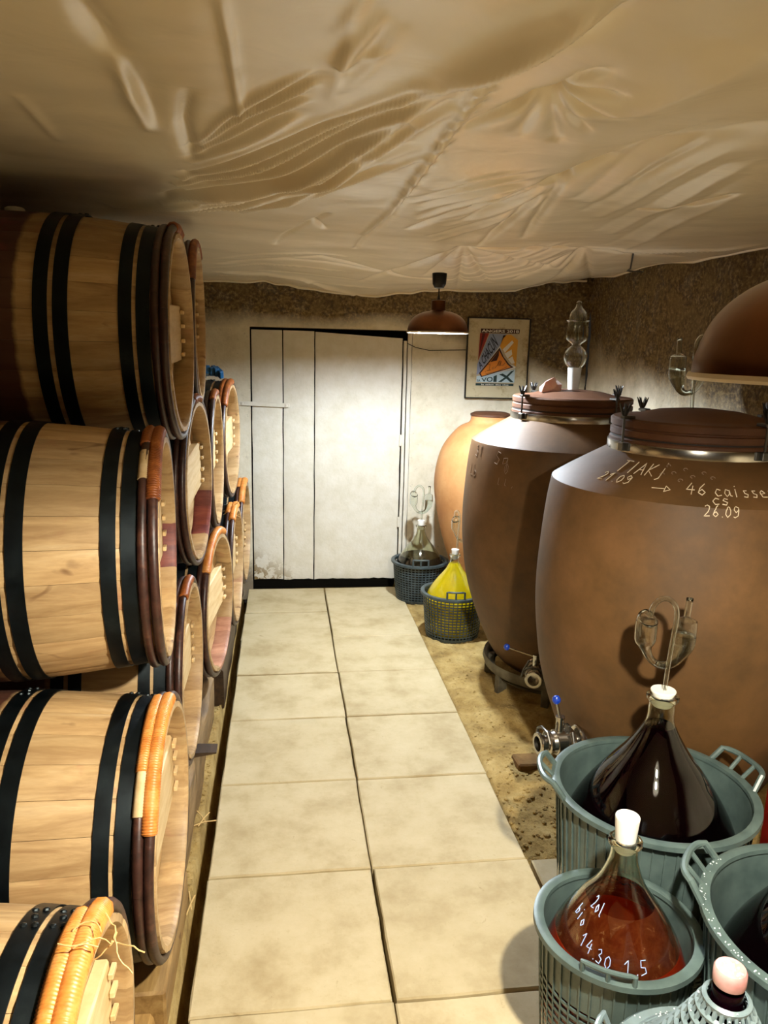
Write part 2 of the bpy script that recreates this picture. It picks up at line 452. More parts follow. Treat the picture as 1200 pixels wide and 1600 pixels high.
def grid_wall(name, P0, U, Wd, nu, nv, mat, amp, holes=None, seed=0., nrm=None, fnz=None, cu=(), cv=()):
    P0, U, Wd = Vector(P0), Vector(U), Vector(Wd); nrm = Vector(nrm)
    vs = []; fs = []
    su = [i / nu for i in range(nu + 1)]; sv = [i / nv for i in range(nv + 1)]
    for lst, cs in ((su, cu), (sv, cv)):
        for c in cs: lst[min(range(len(lst)), key=lambda q: abs(lst[q] - c))] = c
    for i in range(nu + 1):
        for j in range(nv + 1):
            p = P0 + U * su[i] + Wd * sv[j]
            h = amp * mnoise.fractal(p * 3.1 + Vector((seed,) * 3), 1, 2, 5) + amp * .3 * mnoise.fractal(p * 14, 1, 2, 3)
            if fnz: h = fnz(p, h)
            vs.append(p + nrm * h)
    for i in range(nu):
        for j in range(nv):
            c = P0 + U * ((su[i] + su[i + 1]) / 2) + Wd * ((sv[j] + sv[j + 1]) / 2)
            if holes and holes(c): continue
            fs.append((i * (nv + 1) + j, (i + 1) * (nv + 1) + j, (i + 1) * (nv + 1) + j + 1, i * (nv + 1) + j + 1))
    return tag(link(name, mesh(name, vs, fs, mat)), kind='structure')
HT = 2.35
DX0, DX1, DZ = -.203, .840, 1.705
def flat_near_door(p, h):
    d = max(DX0 - .03 - p.x, p.x - DX1 - .03, p.z - DZ - .03, 0)
    h = h * min(1, d / .25)
    if p.z > 1.72: h += .02 * min(1, (p.z - 1.72) / .1) * (1 if p.x < 1.1 else max(0, 1 - (p.x - 1.1) / .3))
    return h
grid_wall('wall_back', (LEFT, BACK, -.1), (RIGHT - LEFT, 0, 0), (0, 0, HT + .1), 174, 122, M['wall_back'], .02,
          holes=lambda c: DX0 < c.x < DX1 and c.z < DZ, seed=2., nrm=(0, -1, 0), fnz=flat_near_door, cu=[(q - LEFT) / (RIGHT - LEFT) for q in (DX0, DX1)], cv=[(DZ + .1) / (HT + .1)])
grid_wall('wall_right', (RIGHT, FRONT, -.1), (0, BACK - FRONT, 0), (0, 0, HT + .1), 160, 60, M['wall_right'], .022, seed=7., nrm=(-1, 0, 0))
grid_wall('wall_left', (LEFT, FRONT, -.1), (0, BACK - FRONT, 0), (0, 0, HT + .1), 120, 50, M['wall_dark'], .05, seed=4., nrm=(1, 0, 0))
grid_wall('wall_front', (LEFT, FRONT, -.1), (RIGHT - LEFT, 0, 0), (0, 0, HT + .1), 60, 40, M['wall_dark'], .03, seed=5., nrm=(0, 1, 0))
# door reveal + planks
door = tag(empty('door_1', (.31, BACK, 0)), kind='structure')
def dm(x0, x1, y0, y1, z0, z1, name, mat, bev=.004):
    m = MB(); m.box(x0 - .31, x1 - .31, y0 - BACK, y1 - BACK, z0, z1, bev=bev); return m.build(name, mat, door, smooth=False)
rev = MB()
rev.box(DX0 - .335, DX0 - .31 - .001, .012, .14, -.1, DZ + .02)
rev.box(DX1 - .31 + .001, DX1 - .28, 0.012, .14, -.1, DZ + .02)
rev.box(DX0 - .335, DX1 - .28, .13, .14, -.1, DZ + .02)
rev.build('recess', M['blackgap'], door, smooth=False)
m = MB(); m.box(DX0 - .335, DX1 - .28, 0.012, .14, DZ - .002, DZ + .03); m.build('lintel_underside', M['lintel'], door, smooth=False)
def plank(x0, x1, z0, z1l, z1r, y0, nm='door_plank'):
    m = MB(); NX, NZ = max(3, int((x1 - x0) / .03)), 56; vs = []; 
    for i in range(NX + 1):
        for j in range(NZ + 1):
            tx = i / NX; zt = z1l + (z1r - z1l) * tx
            x = x0 + (x1 - x0) * tx; z = z0 + (zt - z0) * j / NZ
            if i in (0, NX): x += .0022 * fbm(z, x0, 6, 4, 3.) * (1)
            if j == 0: z += .008 * fbm(x, 0, 22, 3, 3.)
            vs.append((x - .31, y0 + .003 * fbm(x, z, 5, 4, 8.) + (.004 if i in (0, NX) or j in (0, NZ) else 0), z))
    fs = [(i * (NZ + 1) + j, (i + 1) * (NZ + 1) + j, (i + 1) * (NZ + 1) + j + 1, i * (NZ + 1) + j + 1) for i in range(NX) for j in range(NZ)]
    m.add(vs, fs); q = NZ + 1
    rim = [i * q for i in range(NX + 1)] + [NX * q + j for j in range(1, q)] + [i * q + NZ for i in range(NX - 1, -1, -1)] + [j for j in range(NZ - 1, 0, -1)]
    b = len(m.v)
    for r in rim: m.v.append((m.v[r][0], y0 + .03, m.v[r][2]))
    for k in range(len(rim)):
        l = (k + 1) % len(rim); m.f.append((rim[k], b + k, b + l, rim[l]))
    m.build(nm, M['door'], door)
plank(-.194, .000, .040, 1.688, 1.688, .004)
plank(.007, .204, .038, 1.688, 1.686, .002)
plank(.211, .776, .036, 1.683, 1.655, .003)
plank(.786, .806, .05, 1.640, 1.640, .000, 'door_edge_strip')
plank(.812, .838, .02, 1.700, 1.700, -.004, 'door_jamb')
# strap hinge
m = MB(); m.box(-.345, .002, -.016, -.006, 1.205, 1.232, bev=.002)
for x in (-.30, -.02): m.lathe([(0, .006), (.008, .004), (.010, 0)], 10, Matrix.Translation((x, -.016, 1.218)) @ Matrix.Rotation(PI / 2, 4, 'X'))
h = m.build('strap_hinge', M['door'], door, loc=(-.31, 0, 0), smooth=False); h.rotation_euler = (0, math.radians(2.0), 0); h.location = (-.31, 0, -.004)
m = MB(); m.box(.770, .785, -.012, -.002, .955, 1.03, bev=.002); m.build('hinge_plate', M['door'], door, loc=(-.31, 0, 0), smooth=False)
m = MB(); m.box(.770, .785, -.012, -.002, .40, .47, bev=.002); m.build('hinge_plate', M['door'], door, loc=(-.31, 0, 0), smooth=False)

# --- ceiling sheet
def cray(u, v, z=2.03):
    d = ROT @ np.array([u - 600., -(v - 800.), -1200.]); k = (z - EYE) / d[2]; return d[0] * k, d[1] * k
CR = []   # creases: (polyline pts, width, amp)
def crease(pts, w, a): CR.append((np.array([cray(*p) for p in pts]), w, a))
# long ropes of folds: fans of narrow folds that follow the pull of the sheet
rc = random.Random(11)
def lerp(a, b, t_): return (a[0] + (b[0] - a[0]) * t_, a[1] + (b[1] - a[1]) * t_)
def fan(S, Mi, E, n, w, a, jit=.03):
    for k in range(n):
        t_ = k / (n - 1) + rc.uniform(-jit, jit); q0 = rc.uniform(0, .12); q1 = rc.uniform(.75, 1.0)
        P_ = spline([lerp(*S, t_), lerp(*Mi, t_), lerp(*E, t_)], 8)
        P_ = P_[int(q0 * len(P_)):max(4, int(q1 * len(P_)))]
        crease(P_, w * rc.uniform(.7, 1.3), a * (1 if k % 2 else -1) * rc.uniform(.6, 1.2))
fan(((230, 330), (300, 262)), ((480, 292), (470, 205)), ((740, 150), (700, 108)), 13, .013, .021)
fan(((300, 250), (300, 232)), ((410, 215), (390, 165)), ((530, 160), (515, 96)), 7, .011, .015)
fan(((380, 330), (330, 300)), ((520, 290), (500, 262)), ((690, 235), (680, 190)), 6, .011, .014)
crease([(700, 125), (770, 85), (850, 40), (960, -20)], .030, -.040)
crease([(710, 130), (800, 90), (900, 40), (990, -10)], .022, .022)
crease([(180, 322), (300, 308), (430, 280), (560, 232), (700, 130)], .030, -.030)
crease([(380, 326), (450, 308), (555, 268)], .010, -.016)
fan(((540, 140), (520, 60)), ((590, 90), (560, 10)), ((630, 30), (600, -60)), 5, .010, .004)
crease([(300, 245), (288, 200), (296, 150)], .012, .012)
# diagonal gathered ridge with short stitches
crease([(568, 368), (620, 315), (660, 262), (700, 210), (740, 150), (790, 100)], .012, -.018)
crease([(555, 385), (610, 335), (655, 280), (695, 230)], .010, .010)
for k in range(26):
    f_ = k / 25; u = 628 + 165 * f_; v = 308 - 212 * f_
    crease([(u - 13, v + 4), (u, v), (u + 15, v - 6)], .0055, .006 * (1 if k % 2 else -.8))
fan(((640, 345), (650, 300)), ((760, 310), (760, 275)), ((880, 290), (860, 262)), 7, .010, .0055)
fan(((660, 380), (700, 330)), ((820, 330), (800, 310)), ((900, 285), (880, 270)), 5, .010, .007)
fan(((960, 400), (900, 300)), ((1080, 340), (1000, 240)), ((1200, 280), (1200, 150)), 8, .022, .0045)
fan(((320, 400), (330, 430)), ((480, 392), (480, 436)), ((640, 408), (640, 440)), 7, .010, .007)
fan(((700, 425), (700, 395)), ((800, 420), (800, 390)), ((910, 395), (900, 370)), 6, .010, .007)
# vertical creases
crease([(345, -10), (358, 60), (368, 130), (376, 195)], .006, -.010)
crease([(118, -10), (150, 45), (183, 88)], .022, .016)
crease([(183, 90), (205, 150), (232, 205)], .016, -.018)
crease([(190, 90), (225, 150), (245, 200)], .020, .010)
crease([(30, 150), (90, 218)], .010, -.006)
# radiating tents
def star(u, v, rays, w, a):
    for (du, dv) in rays: crease([(u, v), (u + du * .5, v + dv * .5), (u + du, v + dv)], w, a)
star(858, 145, [(-140, 60), (-50, 70), (10, 80), (60, 60), (110, -12), (125, 32), (90, -45), (-60, 30)], .016, .014)
star(878, 280, [(-240, 75), (-160, 65), (-90, 20), (80, -25), (-130, 100), (-60, 90)], .015, .016)
star(535, 100, [(60, -70), (70, -20), (-20, 60), (50, -110), (25, -100)], .012, -.0045)
star(725, 382, [(-160, 38), (-60, 30), (40, 45), (-10, 55), (140, 30), (180, 8)], .018, .014)
star(915, 392, [(-110, 32), (-60, 48), (150, 10), (8, 50), (-40, 20)], .018, .018)
star(490, 345, [(22, -15), (-60, 35), (18, 15)], .012, .012)
crease([(920, 388), (1000, 392), (1120, 388), (1190, 380)], .012, -.012)
crease([(1000, 325), (1080, 318), (1150, 300)], .012, .012)
crease([(900, 170), (1000, 150), (1200, 60)], .07, -.018)
crease([(880, 280), (1000, 240), (1200, 190)], .06, .016)
crease([(350, 405), (500, 395), (640, 415), (760, 425)], .014, .012)
crease([(340, 415), (470, 420), (600, 438)], .02, -.016)
def base_z(x, y):
    z = 2.03
    tb = min(1, max(0, (y - 3.2) / 1.85)); xb = np.interp(x, [-.5, -.1, .25, .6, .95, 1.5, 1.7, 2.03], [1.975, 1.985, 1.94, 1.938, 1.972, 1.978, 2.035, 2.066])
    z = z * (1 - tb ** 1.3) + xb * tb ** 1.3
    z -= .03 * math.exp(-((y - 3.9) / .5) ** 2) * math.exp(-((x - .75) / .35) ** 2)
    return z
DX = .0065
cx = np.arange(LEFT, RIGHT + .001 + DX, DX); cy = np.concatenate([np.arange(FRONT, .55, .08), np.arange(.55, 2.4, .0065), np.arange(2.4, BACK + .02, .013)])
GX, GY = np.meshgrid(cx, cy, indexing='ij'); Zc = np.zeros_like(GX)
for pts, wd, amp in CR:
    best = np.full(GX.shape, 9.); tp = np.zeros(GX.shape); L = 0
    seg = [np.linalg.norm(pts[k + 1] - pts[k]) for k in range(len(pts) - 1)]; tot = sum(seg)
    for k in range(len(pts) - 1):
        a, b = pts[k], pts[k + 1]; d = b - a; l2 = d @ d
        tt = np.clip(((GX - a[0]) * d[0] + (GY - a[1]) * d[1]) / l2, 0, 1)
        ds = np.hypot(GX - a[0] - tt * d[0], GY - a[1] - tt * d[1])
        m_ = ds < best; best = np.where(m_, ds, best); tp = np.where(m_, (L + tt * seg[k]) / tot, tp); L += seg[k]
    taper = np.sqrt(np.clip(np.sin(np.pi * np.clip(tp * .9 + .08, 0, 1)), 0, 1))
    Zc += 1.35 * amp * np.exp(-(np.sqrt(best ** 2 + .003 ** 2) / wd) ** 1.35) * taper
verts = []
for i in range(len(cx)):
    for j in range(len(cy)):
        x, y = cx[i], cy[j]
        z = base_z(x, y) + Zc[i, j] + .016 * fbm(x, y, 1.3, 3, 4.) + .0025 * fbm(x * .8 + y * .9, y * 1.6 - x * .6, 3.2, 2, 2.)
        # stay clear above the top barrels
        if x < -.2 and 1.9 < y < 3.6: z = max(z, 1.985)
        if y > 4.9: z += .004 * math.sin(x * 23 + 3 * math.sin(x * 7)) * (y - 4.9) / .15
        if x > 1.9: z += .018 * abs(math.sin(y * 3.4)) * (x - 1.9) / .13
        verts.append((x, y, z))
ncy = len(cy)
faces = [(i * ncy + j, i * ncy + j + 1, (i + 1) * ncy + j + 1, (i + 1) * ncy + j) for i in range(len(cx) - 1) for j in range(ncy - 1)]
ceil = tag(link('ceiling', mesh('ceiling', verts, faces, M['sheet'])), kind='structure')
# turned-over hem of the sheet along the back and right walls
hem = MB(); pts = [(x, BACK - .025, base_z(x, BACK) - .005 + .004 * math.sin(x * 23 + 3 * math.sin(x * 7)) + .016 * fbm(x, BACK, 1.3, 3, 4.)) for x in np.arange(-.9, 2.0, .02)]
hem.tube(pts, .008, 6); hem.build('sheet_hem', M['sheet'], ceil)
hem = MB(); pts = [(RIGHT - .035, y, base_z(RIGHT, y) - .004 + .018 * abs(math.sin(y * 3.4)) + .016 * fbm(RIGHT, y, 1.3, 3, 4.)) for y in np.arange(1.5, 5.0, .02)]
hem.tube(pts, .009, 6); hem.build('sheet_hem', M['sheet'], ceil)
m = MB(); a = cray(990, 392); b = cray(986, 410); c_ = cray(1006, 428)
m.tube([(a[0], a[1], 2.03), (b[0], b[1], 2.0), (b[0] + .03, b[1] + .1, 2.0), (c_[0] - .1, c_[1] - .2, 2.02)], .004, 6); m.build('hanging_cord', M['black_plastic'], ceil)

# ================================================================== BARRELS
BL, RB, RH = .88, .318, .280
NST = 26
def rad(x): return RB - (RB - RH) * (2 * x / BL) ** 2
TH = .023
def stave_mesh(mat, name):
    m = MB(); xs_ = [-BL / 2, -BL / 2 + .012] + [-BL / 2 + .06 + (BL - .12) * k / 12 for k in range(13)] + [BL / 2 - .012, BL / 2]
    da = PI / NST; vs = []; na = 4
    sec = []
    for x in xs_:
        R = rad(x); e = abs(x) > BL / 2 - .013
        ro = R - (.0015 if e else 0); ri = R - TH + (.008 if abs(x) > BL / 2 - .002 else 0)
        ring = []
        for k in range(na + 1):
            a = -da * .988 + 2 * da * .988 * k / na
            rr = ro - (.0022 if k in (0, na) else 0)
            ring.append((x, rr * math.cos(a), rr * math.sin(a)))
        for k in range(na, -1, -1):
            a = -da + 2 * da * k / na
            ring.append((x, ri * math.cos(a), ri * math.sin(a)))
        sec.append(ring)
    n = len(sec[0])
    for r in sec: vs += r
    fs = [(i * n + k, i * n + (k + 1) % n, (i + 1) * n + (k + 1) % n, (i + 1) * n + k) for i in range(len(sec) - 1) for k in range(n)]
    fs.append(tuple(range(n))[::-1]); fs.append(tuple((len(sec) - 1) * n + k for k in range(n)))
    m.add(vs, fs); me = m.mesh(name, mat, True, 40); return me
ST = stave_mesh(M['stave'], 'stave'); STR = stave_mesh(M['stave_red'], 'stave'); STP = stave_mesh(M['stave_pink'], 'stave')
def hoop_mesh(x0, x1, th=.0022, nm='hoop'):
    m = MB()
    pr = []
    for x in (x0, x1): pr.append((rad(x) + .001, x))
    prof = [(pr[0][0], x0), (pr[0][0] + th, x0), (pr[1][0] + th, x1), (pr[1][0], x1), (pr[0][0], x0)]
    m.lathe(prof, 72, Matrix.Rotation(PI / 2, 4, 'Y')); return m.mesh(nm, M['hoop'], True, 30)
def rivets_mesh(x):
    m = MB()
    for (a, dx) in ((0, -.008), (0, .009), (.10, 0.), (.20, -.008), (.20, .009)):
        R = rad(x) + .004
        Mx = Matrix.Rotation(a, 4, 'X') @ Matrix.Translation((x + dx, 0, R)) 
        m.lathe([(.0062, -.001), (.0052, .0022), (.0028, .0036), (0, .004)], 8, Mx)
    return m.mesh('rivet', M['rivet'])
HX = [(.318, .354), (.273, .306)]      # from middle of barrel (distance), front pair  -> x position
E0 = BL / 2
hoops_front = [(E0 - .122, E0 - .090), (E0 - .080, E0 - .047)]
hoops_mid = [(E0 - .354, E0 - .320), (E0 - .308, E0 - .273)]
HM = [hoop_mesh(a, b) for a, b in hoops_front + hoops_mid] + [hoop_mesh(-b, -a) for a, b in hoops_front + hoops_mid]
HC = [(a + b) / 2 for a, b in hoops_front + hoops_mid] + [-(a + b) / 2 for a, b in hoops_front + hoops_mid]
RV = [rivets_mesh(x) for x in HC]
def ring_tube(R, r, a0, a1, n, k, mat, name, ripple=0, rip_n=40, wob=0.0, seg=10):
    pts, rs = [], []
    for i in range(n + 1):
        a = a0 + (a1 - a0) * i / n
        rr = R + wob * math.sin(3 * a + k)
        pts.append((wob * math.sin(2 * a + k * 2), rr * math.sin(a), rr * math.cos(a)))
        rs.append(r * (1 + ripple * abs(math.sin(rip_n * PI * i / n)) + .05 * math.sin(5.3 * a + k)) * (1 if 2 < i < n - 2 or ripple == 0 else .85))
    m = MB(); m.tube(pts, rs, seg); return m.mesh(name, mat, True, 60)
Rt = RH + .0115
WH = [ring_tube(Rt, .0112, 0, 2 * PI, 90, k, M['bark'], 'wooden_hoop', wob=.0015) for k in range(2)]
# angle measured from the top (z) towards +y; camera side is -y  => negative angles
def head_boards(mat):
    out = []; R = RH - TH + .001; n = 8; ed = np.linspace(-R, R, n + 1)
    for k in range(n):
        m = MB(); z0, z1 = ed[k] + .0006, ed[k + 1] - .0006
        q = 6; top = []; vs = []
        for j in range(q + 1):
            z = z0 + (z1 - z0) * j / q; hw = math.sqrt(max(R * R - z * z, .0))
            vs += [(0, -hw, z), (0, hw, z), (-.018, -hw, z), (-.018, hw, z)]
        fs = []
        for j in range(q):
            b = j * 4; c = b + 4
            fs += [(b, b + 1, c + 1, c), (b + 2, c + 2, c + 3, b + 3), (b, c, c + 2, b + 2), (b + 1, b + 3, c + 3, c + 1)]
        fs += [(0, 2, 3, 1), (q * 4, q * 4 + 1, q * 4 + 3, q * 4 + 2)]
        m.add(vs, fs); out.append(m.mesh('head_board', mat, False))
    return out
HB = head_boards(M['head_oak'])
def bar_mesh():
    m = MB(); R = RH - TH - .002; hw = .085; e = math.sqrt(R * R - hw * hw); t0, t1 = .001, .026
    pts = [(-e, -hw), (-e - .010, -.05), (-e - .010, .05), (-e, hw), (e, hw), (e + .010, .05), (e + .010, -.05), (e, -hw)]
    pin = [(x * .985, z * .96) for x, z in pts]; n = 8
    vs = [(t0, y, z) for y, z in pts] + [(t1 - .004, y, z) for y, z in pts] + [(t1, y, z) for y, z in pin]
    fs = [tuple(range(n))[::-1], tuple(16 + k for k in range(n))]
    for lev in (0, 8):
        fs += [(lev + k, lev + (k + 1) % n, lev + 8 + (k + 1) % n, lev + 8 + k) for k in range(n)]
    m.add(vs, fs); return m.mesh('head_bar', M['bar_oak'], False)
BAR = bar_mesh()
def pegs_mesh():
    return MB().box(0, .010, -.030, .004, -.006, .006, bev=.0015).mesh('peg', M['bar_oak'], False)
PEG = pegs_mesh()
PEGS = [(s_, z_) for s_ in (-1, 1) for z_ in (-.066, -.024, .022, .064)]
BUNG = MB().lathe([(.024, -.01), (.026, .010), (.02, .014), (0, .014)], 20).mesh('bung', M['silicone'])

def barrel(head, yaw, roll, bar_roll, label, wraps, red=(), pink=(), mid=0.0, bung=True):
    """head = centre of the front rim; barrel runs towards -x"""
    cx_, cy_ = head[0] - E0 * math.cos(yaw), head[1] - E0 * math.sin(yaw)
    b = empty('wine_barrel', (cx_, cy_, head[2]), yaw, label=label, cat='barrel', group='oak wine barrels stacked along the left side')
    for k in range(NST):
        a = 2 * PI * k / NST + roll
        deg = math.degrees(a) % 360
        isred = any(lo <= deg <= hi for lo, hi in red)
        link('stave', STR if isred else STP if any(lo <= deg <= hi for lo, hi in pink) else ST, b, (0, 0, 0), (a, 0, 0))
    for q, me in enumerate(HM):
        h = link('metal_hoop', me, b, (mid if q in (2, 3) else 0, 0, 0), (random.uniform(-.9, -.1) if q < 4 else random.uniform(0, 6), 0, 0))
        if q < 4: link('rivet', RV[q], h)
    for d, k in ((.0125, 0), (.0350, 1)):
        if True:
            wh = link('wooden_hoop', WH[k], b, (E0 - d, 0, 0), (random.uniform(0, 6), 0, 0))
        wh2 = link('wooden_hoop', WH[k], b, (-E0 + d, 0, 0), (random.uniform(0, 6), 0, 0))
    for (idx, a0, a1, r, mat) in wraps:
        me = ring_tube(Rt + .001, r, math.radians(a0), math.radians(a1), int(abs(a1 - a0) * 4.5), idx, M[mat], 'wicker_binding' if 'wicker' in mat else 'peeled_hoop_end', ripple=.075 if 'wicker' in mat else 0, rip_n=int(abs(a1 - a0) * .9), seg=9)
        link('wicker_binding' if 'wicker' in mat else 'peeled_hoop_end', me, b, (E0 - (.0125, .0350)[idx], 0, 0))
    h0 = empty_part = bpy.data.objects.new('head', None); C.objects.link(h0); h0.parent = b; h0.location = (E0 - .062, 0, 0); h0.rotation_euler = (bar_roll + PI / 2 * 0, 0, 0); h0.empty_display_size = .05
    for me in HB: link('head_board', me, h0)
    link('head_bar', BAR, h0)
    for s_, z_ in PEGS: link('peg', PEG, h0, (.027, s_ * math.sqrt((RH - TH) ** 2 - z_ * z_), z_), (0, 0, 0) if s_ > 0 else (PI, 0, 0))
    h1 = bpy.data.objects.new('head', None); C.objects.link(h1); h1.parent = b; h1.location = (-E0 + .062, 0, 0); h1.rotation_euler = (0, 0, PI)
    for me in HB: link('head_board', me, h1)
    if bung: link('bung', BUNG, b, (0, 0, RB - .002))
    return b
W1 = [(0, -62, 12, .0160, 'wicker'), (1, -38, 10, .0145, 'wicker'), (1, -55, -36, .0132, 'cutwood')]
WF = [(0, -55, 0, .0160, 'wicker_dark'), (1, -22, 4, .0145, 'wicker_dark'), (1, -45, -28, .0131, 'cutwood')]
WT = [(0, -12, 14, .0155, 'wicker_dark')]
barrel((-.287, 1.02, .42), 0, .05, -.10, 'pale oak barrel cut off by the lower left corner, thick orange wicker on its rim', [(0, -75, 26, .0185, 'wicker'), (1, -60, 20, .0160, 'wicker'), (1, -80, -58, .0135, 'cutwood')])
barrel((-.262, 1.70, .475), 0, .1, .05, 'pale oak barrel on the floor row, second from the front, orange wicker on its rim', W1)
barrel((-.288, 2.385, .565), 0, .15, 0, 'floor-row barrel mostly hidden behind the two big front barrels, third from the front', [(0, -20, 10, .015, 'wicker_dark')])
barrel((-.252, 3.05, .565), math.radians(-6), .02, .04, 'floor-row barrel with pegged pale bar and pinkish bottom rim, fourth from the front', [(0, -50, 25, .0165, 'wicker')], pink=[(262, 325)])
barrel((-.22, 3.72, .532), math.radians(-2), .2, .05, 'floor-row barrel with loose straw at its wicker-wrapped top, fifth from the front', [(0, -30, 12, .018, 'wicker'), (1, -20, 6, .016, 'wicker')])
barrel((-.207, 4.38, .540), math.radians(-2), .3, -.3, 'farthest floor-row barrel beside the white door, tilted pale bar', [(0, -45, 10, .018, 'wicker'), (1, -22, 6, .016, 'wicker')])
barrel((-.290, 1.96, 1.088), math.radians(4), .12, 0, 'big middle-row barrel nearest the camera with wine-red stain inside its rim', WF, red=[(330, 362), (0, 2)])
barrel((-.290, 2.76, 1.118), math.radians(-3), .05, .12, 'middle-row barrel with large pegged pale bar and red-stained lower rim, second from the front', WT, red=[(298, 345)])
barrel((-.277, 3.40, 1.10), math.radians(0), .3, .1, 'narrow-looking middle-row barrel with blackish hoops, third from the front', [(0, -25, 10, .015, 'wicker_dark')])
barrel((-.252, 4.02, 1.115), math.radians(-4), .1, .05, 'farthest middle-row barrel, rim wrapped in brown wicker at the top, against the back wall', [(0, -50, 8, .0165, 'wicker_dark'), (1, -50, 8, .016, 'wicker_dark')])
barrel((-.285, 2.345, 1.62), 0, .2, .03, 'dark top-row barrel nearest the camera, touching the plastic sheet ceiling', WT, mid=.034)
barrel((-.305, 3.06, 1.665), math.radians(2), .05, .1, 'shadowed top-row barrel farther back, only its brown rim showing', [(0, -60, 30, .0145, 'wicker_dark')])

# loose straw on the near barrels
def straw(c, n, s, label, group=None):
    m = MB()
    for _ in range(n):
        p = Vector(c) + Vector([random.uniform(-s, s) * .4 for _ in range(3)]); pts = [p]
        d = Vector([random.uniform(-1, 1) for _ in range(3)]).normalized()
        for k in range(6):
            d = (d + Vector([random.uniform(-.5, .5) for _ in range(3)])).normalized(); p = p + d * s * .28; pts.append(p)
        m.tube(pts, .0011, 5)
    return tag(m.build('straw', M['straw']), label, 'straw', group)
straw((-.262, 1.02, .725), 7, .035, 'frayed straw ends on the rim of the lower left corner barrel')
straw((-.235, 3.66, .835), 6, .04, 'frayed straw tuft on the rim of the fifth floor-row barrel')

# rails, wedges, planks under the barrels
def beam(x0, x1, y0, y1, z0, z1, mat, name, label, cat, irr=.012):
    m = MB(); n = 24; vs = []
    sec = [(x0, z0), (x1, z0), (x1 + .004, (z0 + z1) / 2), (x1, z1 - .012), (x1 - .012, z1), (x0 + .01, z1), (x0, z1 - .01)]
    for i in range(n + 1):
        y = y0 + (y1 - y0) * i / n
        for k, (x, z) in enumerate(sec): vs.append((x + irr * fbm(y, k * .7, 3, 3, 1.), y, max(z0, z + (irr * fbm(y, k, 3, 3, 5.) if k > 1 else 0))))
    q = len(sec); fs = [(i * q + k, i * q + (k + 1) % q, (i + 1) * q + (k + 1) % q, (i + 1) * q + k) for i in range(n) for k in range(q)]
    fs += [tuple(range(q)), tuple(n * q + k for k in range(q))[::-1]]
    m.add(vs, fs); return tag(m.build(name, mat), label, cat)
beam(-.47, -.305, 2.02, 3.18, -.03, .185, M['old_beam'], 'timber_rail', 'weathered grey timber rail lying under the floor-row barrels', 'beam')
beam(-.47, -.30, .6, 1.98, -.03, .075, M['plank'], 'plank', 'pale plank lying under the nearest two barrels', 'plank', .006)
beam(-.47, -.27, 3.30, 4.95, -.03, .16, M['dark_wood'], 'timber_rail', 'dark timber rail under the barrels near the back wall', 'beam')
beam(-1.05, -.93, 1.45, 4.95, -.03, .13, M['old_beam'], 'timber_rail', 'rear timber rail under the far ends of the barrels', 'beam')
m = MB(); vs = [(-.47, 2.46, .18), (-.47, 2.54, .18), (-.235, 2.50, .195), (-.235, 2.56, .195), (-.47, 2.46, .225), (-.47, 2.54, .225), (-.235, 2.50, .20), (-.235, 2.56, .20)]
m.add(vs, [(0, 1, 3, 2), (4, 6, 7, 5), (0, 4, 5, 1), (2, 3, 7, 6), (0, 2, 6, 4), (1, 5, 7, 3)])
tag(m.build('wedge', M['dark_wood'], smooth=False), 'thin dark wooden wedge poking out under the third floor barrel', 'wedge')
m = MB(); m.box(-.40, -.275, 1.55, 1.98, .02, .13, bev=.006); tag(m.build('chock', M['plank'], smooth=False), 'brown block chocking the second floor barrel', 'wood block')
m = MB(); m.box(-.335, -.322, 1.66, 1.98, -.02, .055, Matrix.Rotation(.02, 4, 'Z'), bev=.002); tag(m.build('slat', M['dark_wood'], smooth=False), 'thin dark slat standing in the soil beside the path', 'slat')
for (x, y, a) in ((-.275, 2.42, .4), (-.285, 2.44, -.5), (-.27, 2.40, 1.3), (-.275, 2.02, .2), (-.28, 2.05, -.2)):
    m = MB(); d = Vector((math.sin(a), math.cos(a), 0)) * .04; z = soil_z(x, y) + .004
    m.tube([Vector((x, y, z)) - d, Vector((x, y, z + .006)), Vector((x, y, z + .002)) + d], .0022, 5)
    tag(m.build('straw', M['straw']), 'pale straw stalks on the soil near the dark wedge' if y > 2.3 else 'pale straw stalks on the soil beside the near end of the grey timber rail', 'straw', 'straw stalks near the wedge' if y > 2.3 else 'straw stalks by the end of the rail')
# blue scrap behind the far middle-row barrel
m = MB(); 
for k in range(5): m.box(-.012, .012, -.03, .03, 0, .045, Matrix.Translation((-.405 + k * .020, 4.12, 1.432 + .004 * (k % 2))) @ Matrix.Rotation(.3 * (k - 2), 4, 'X') @ Matrix.Rotation(.15 * k, 4, 'Z'), bev=.004)
tag(m.build('blue_scrap', plain('deep_blue_plastic', '#1d5f8f', .5)), 'crumpled blue plastic on top of the farthest middle-row barrel', 'plastic')

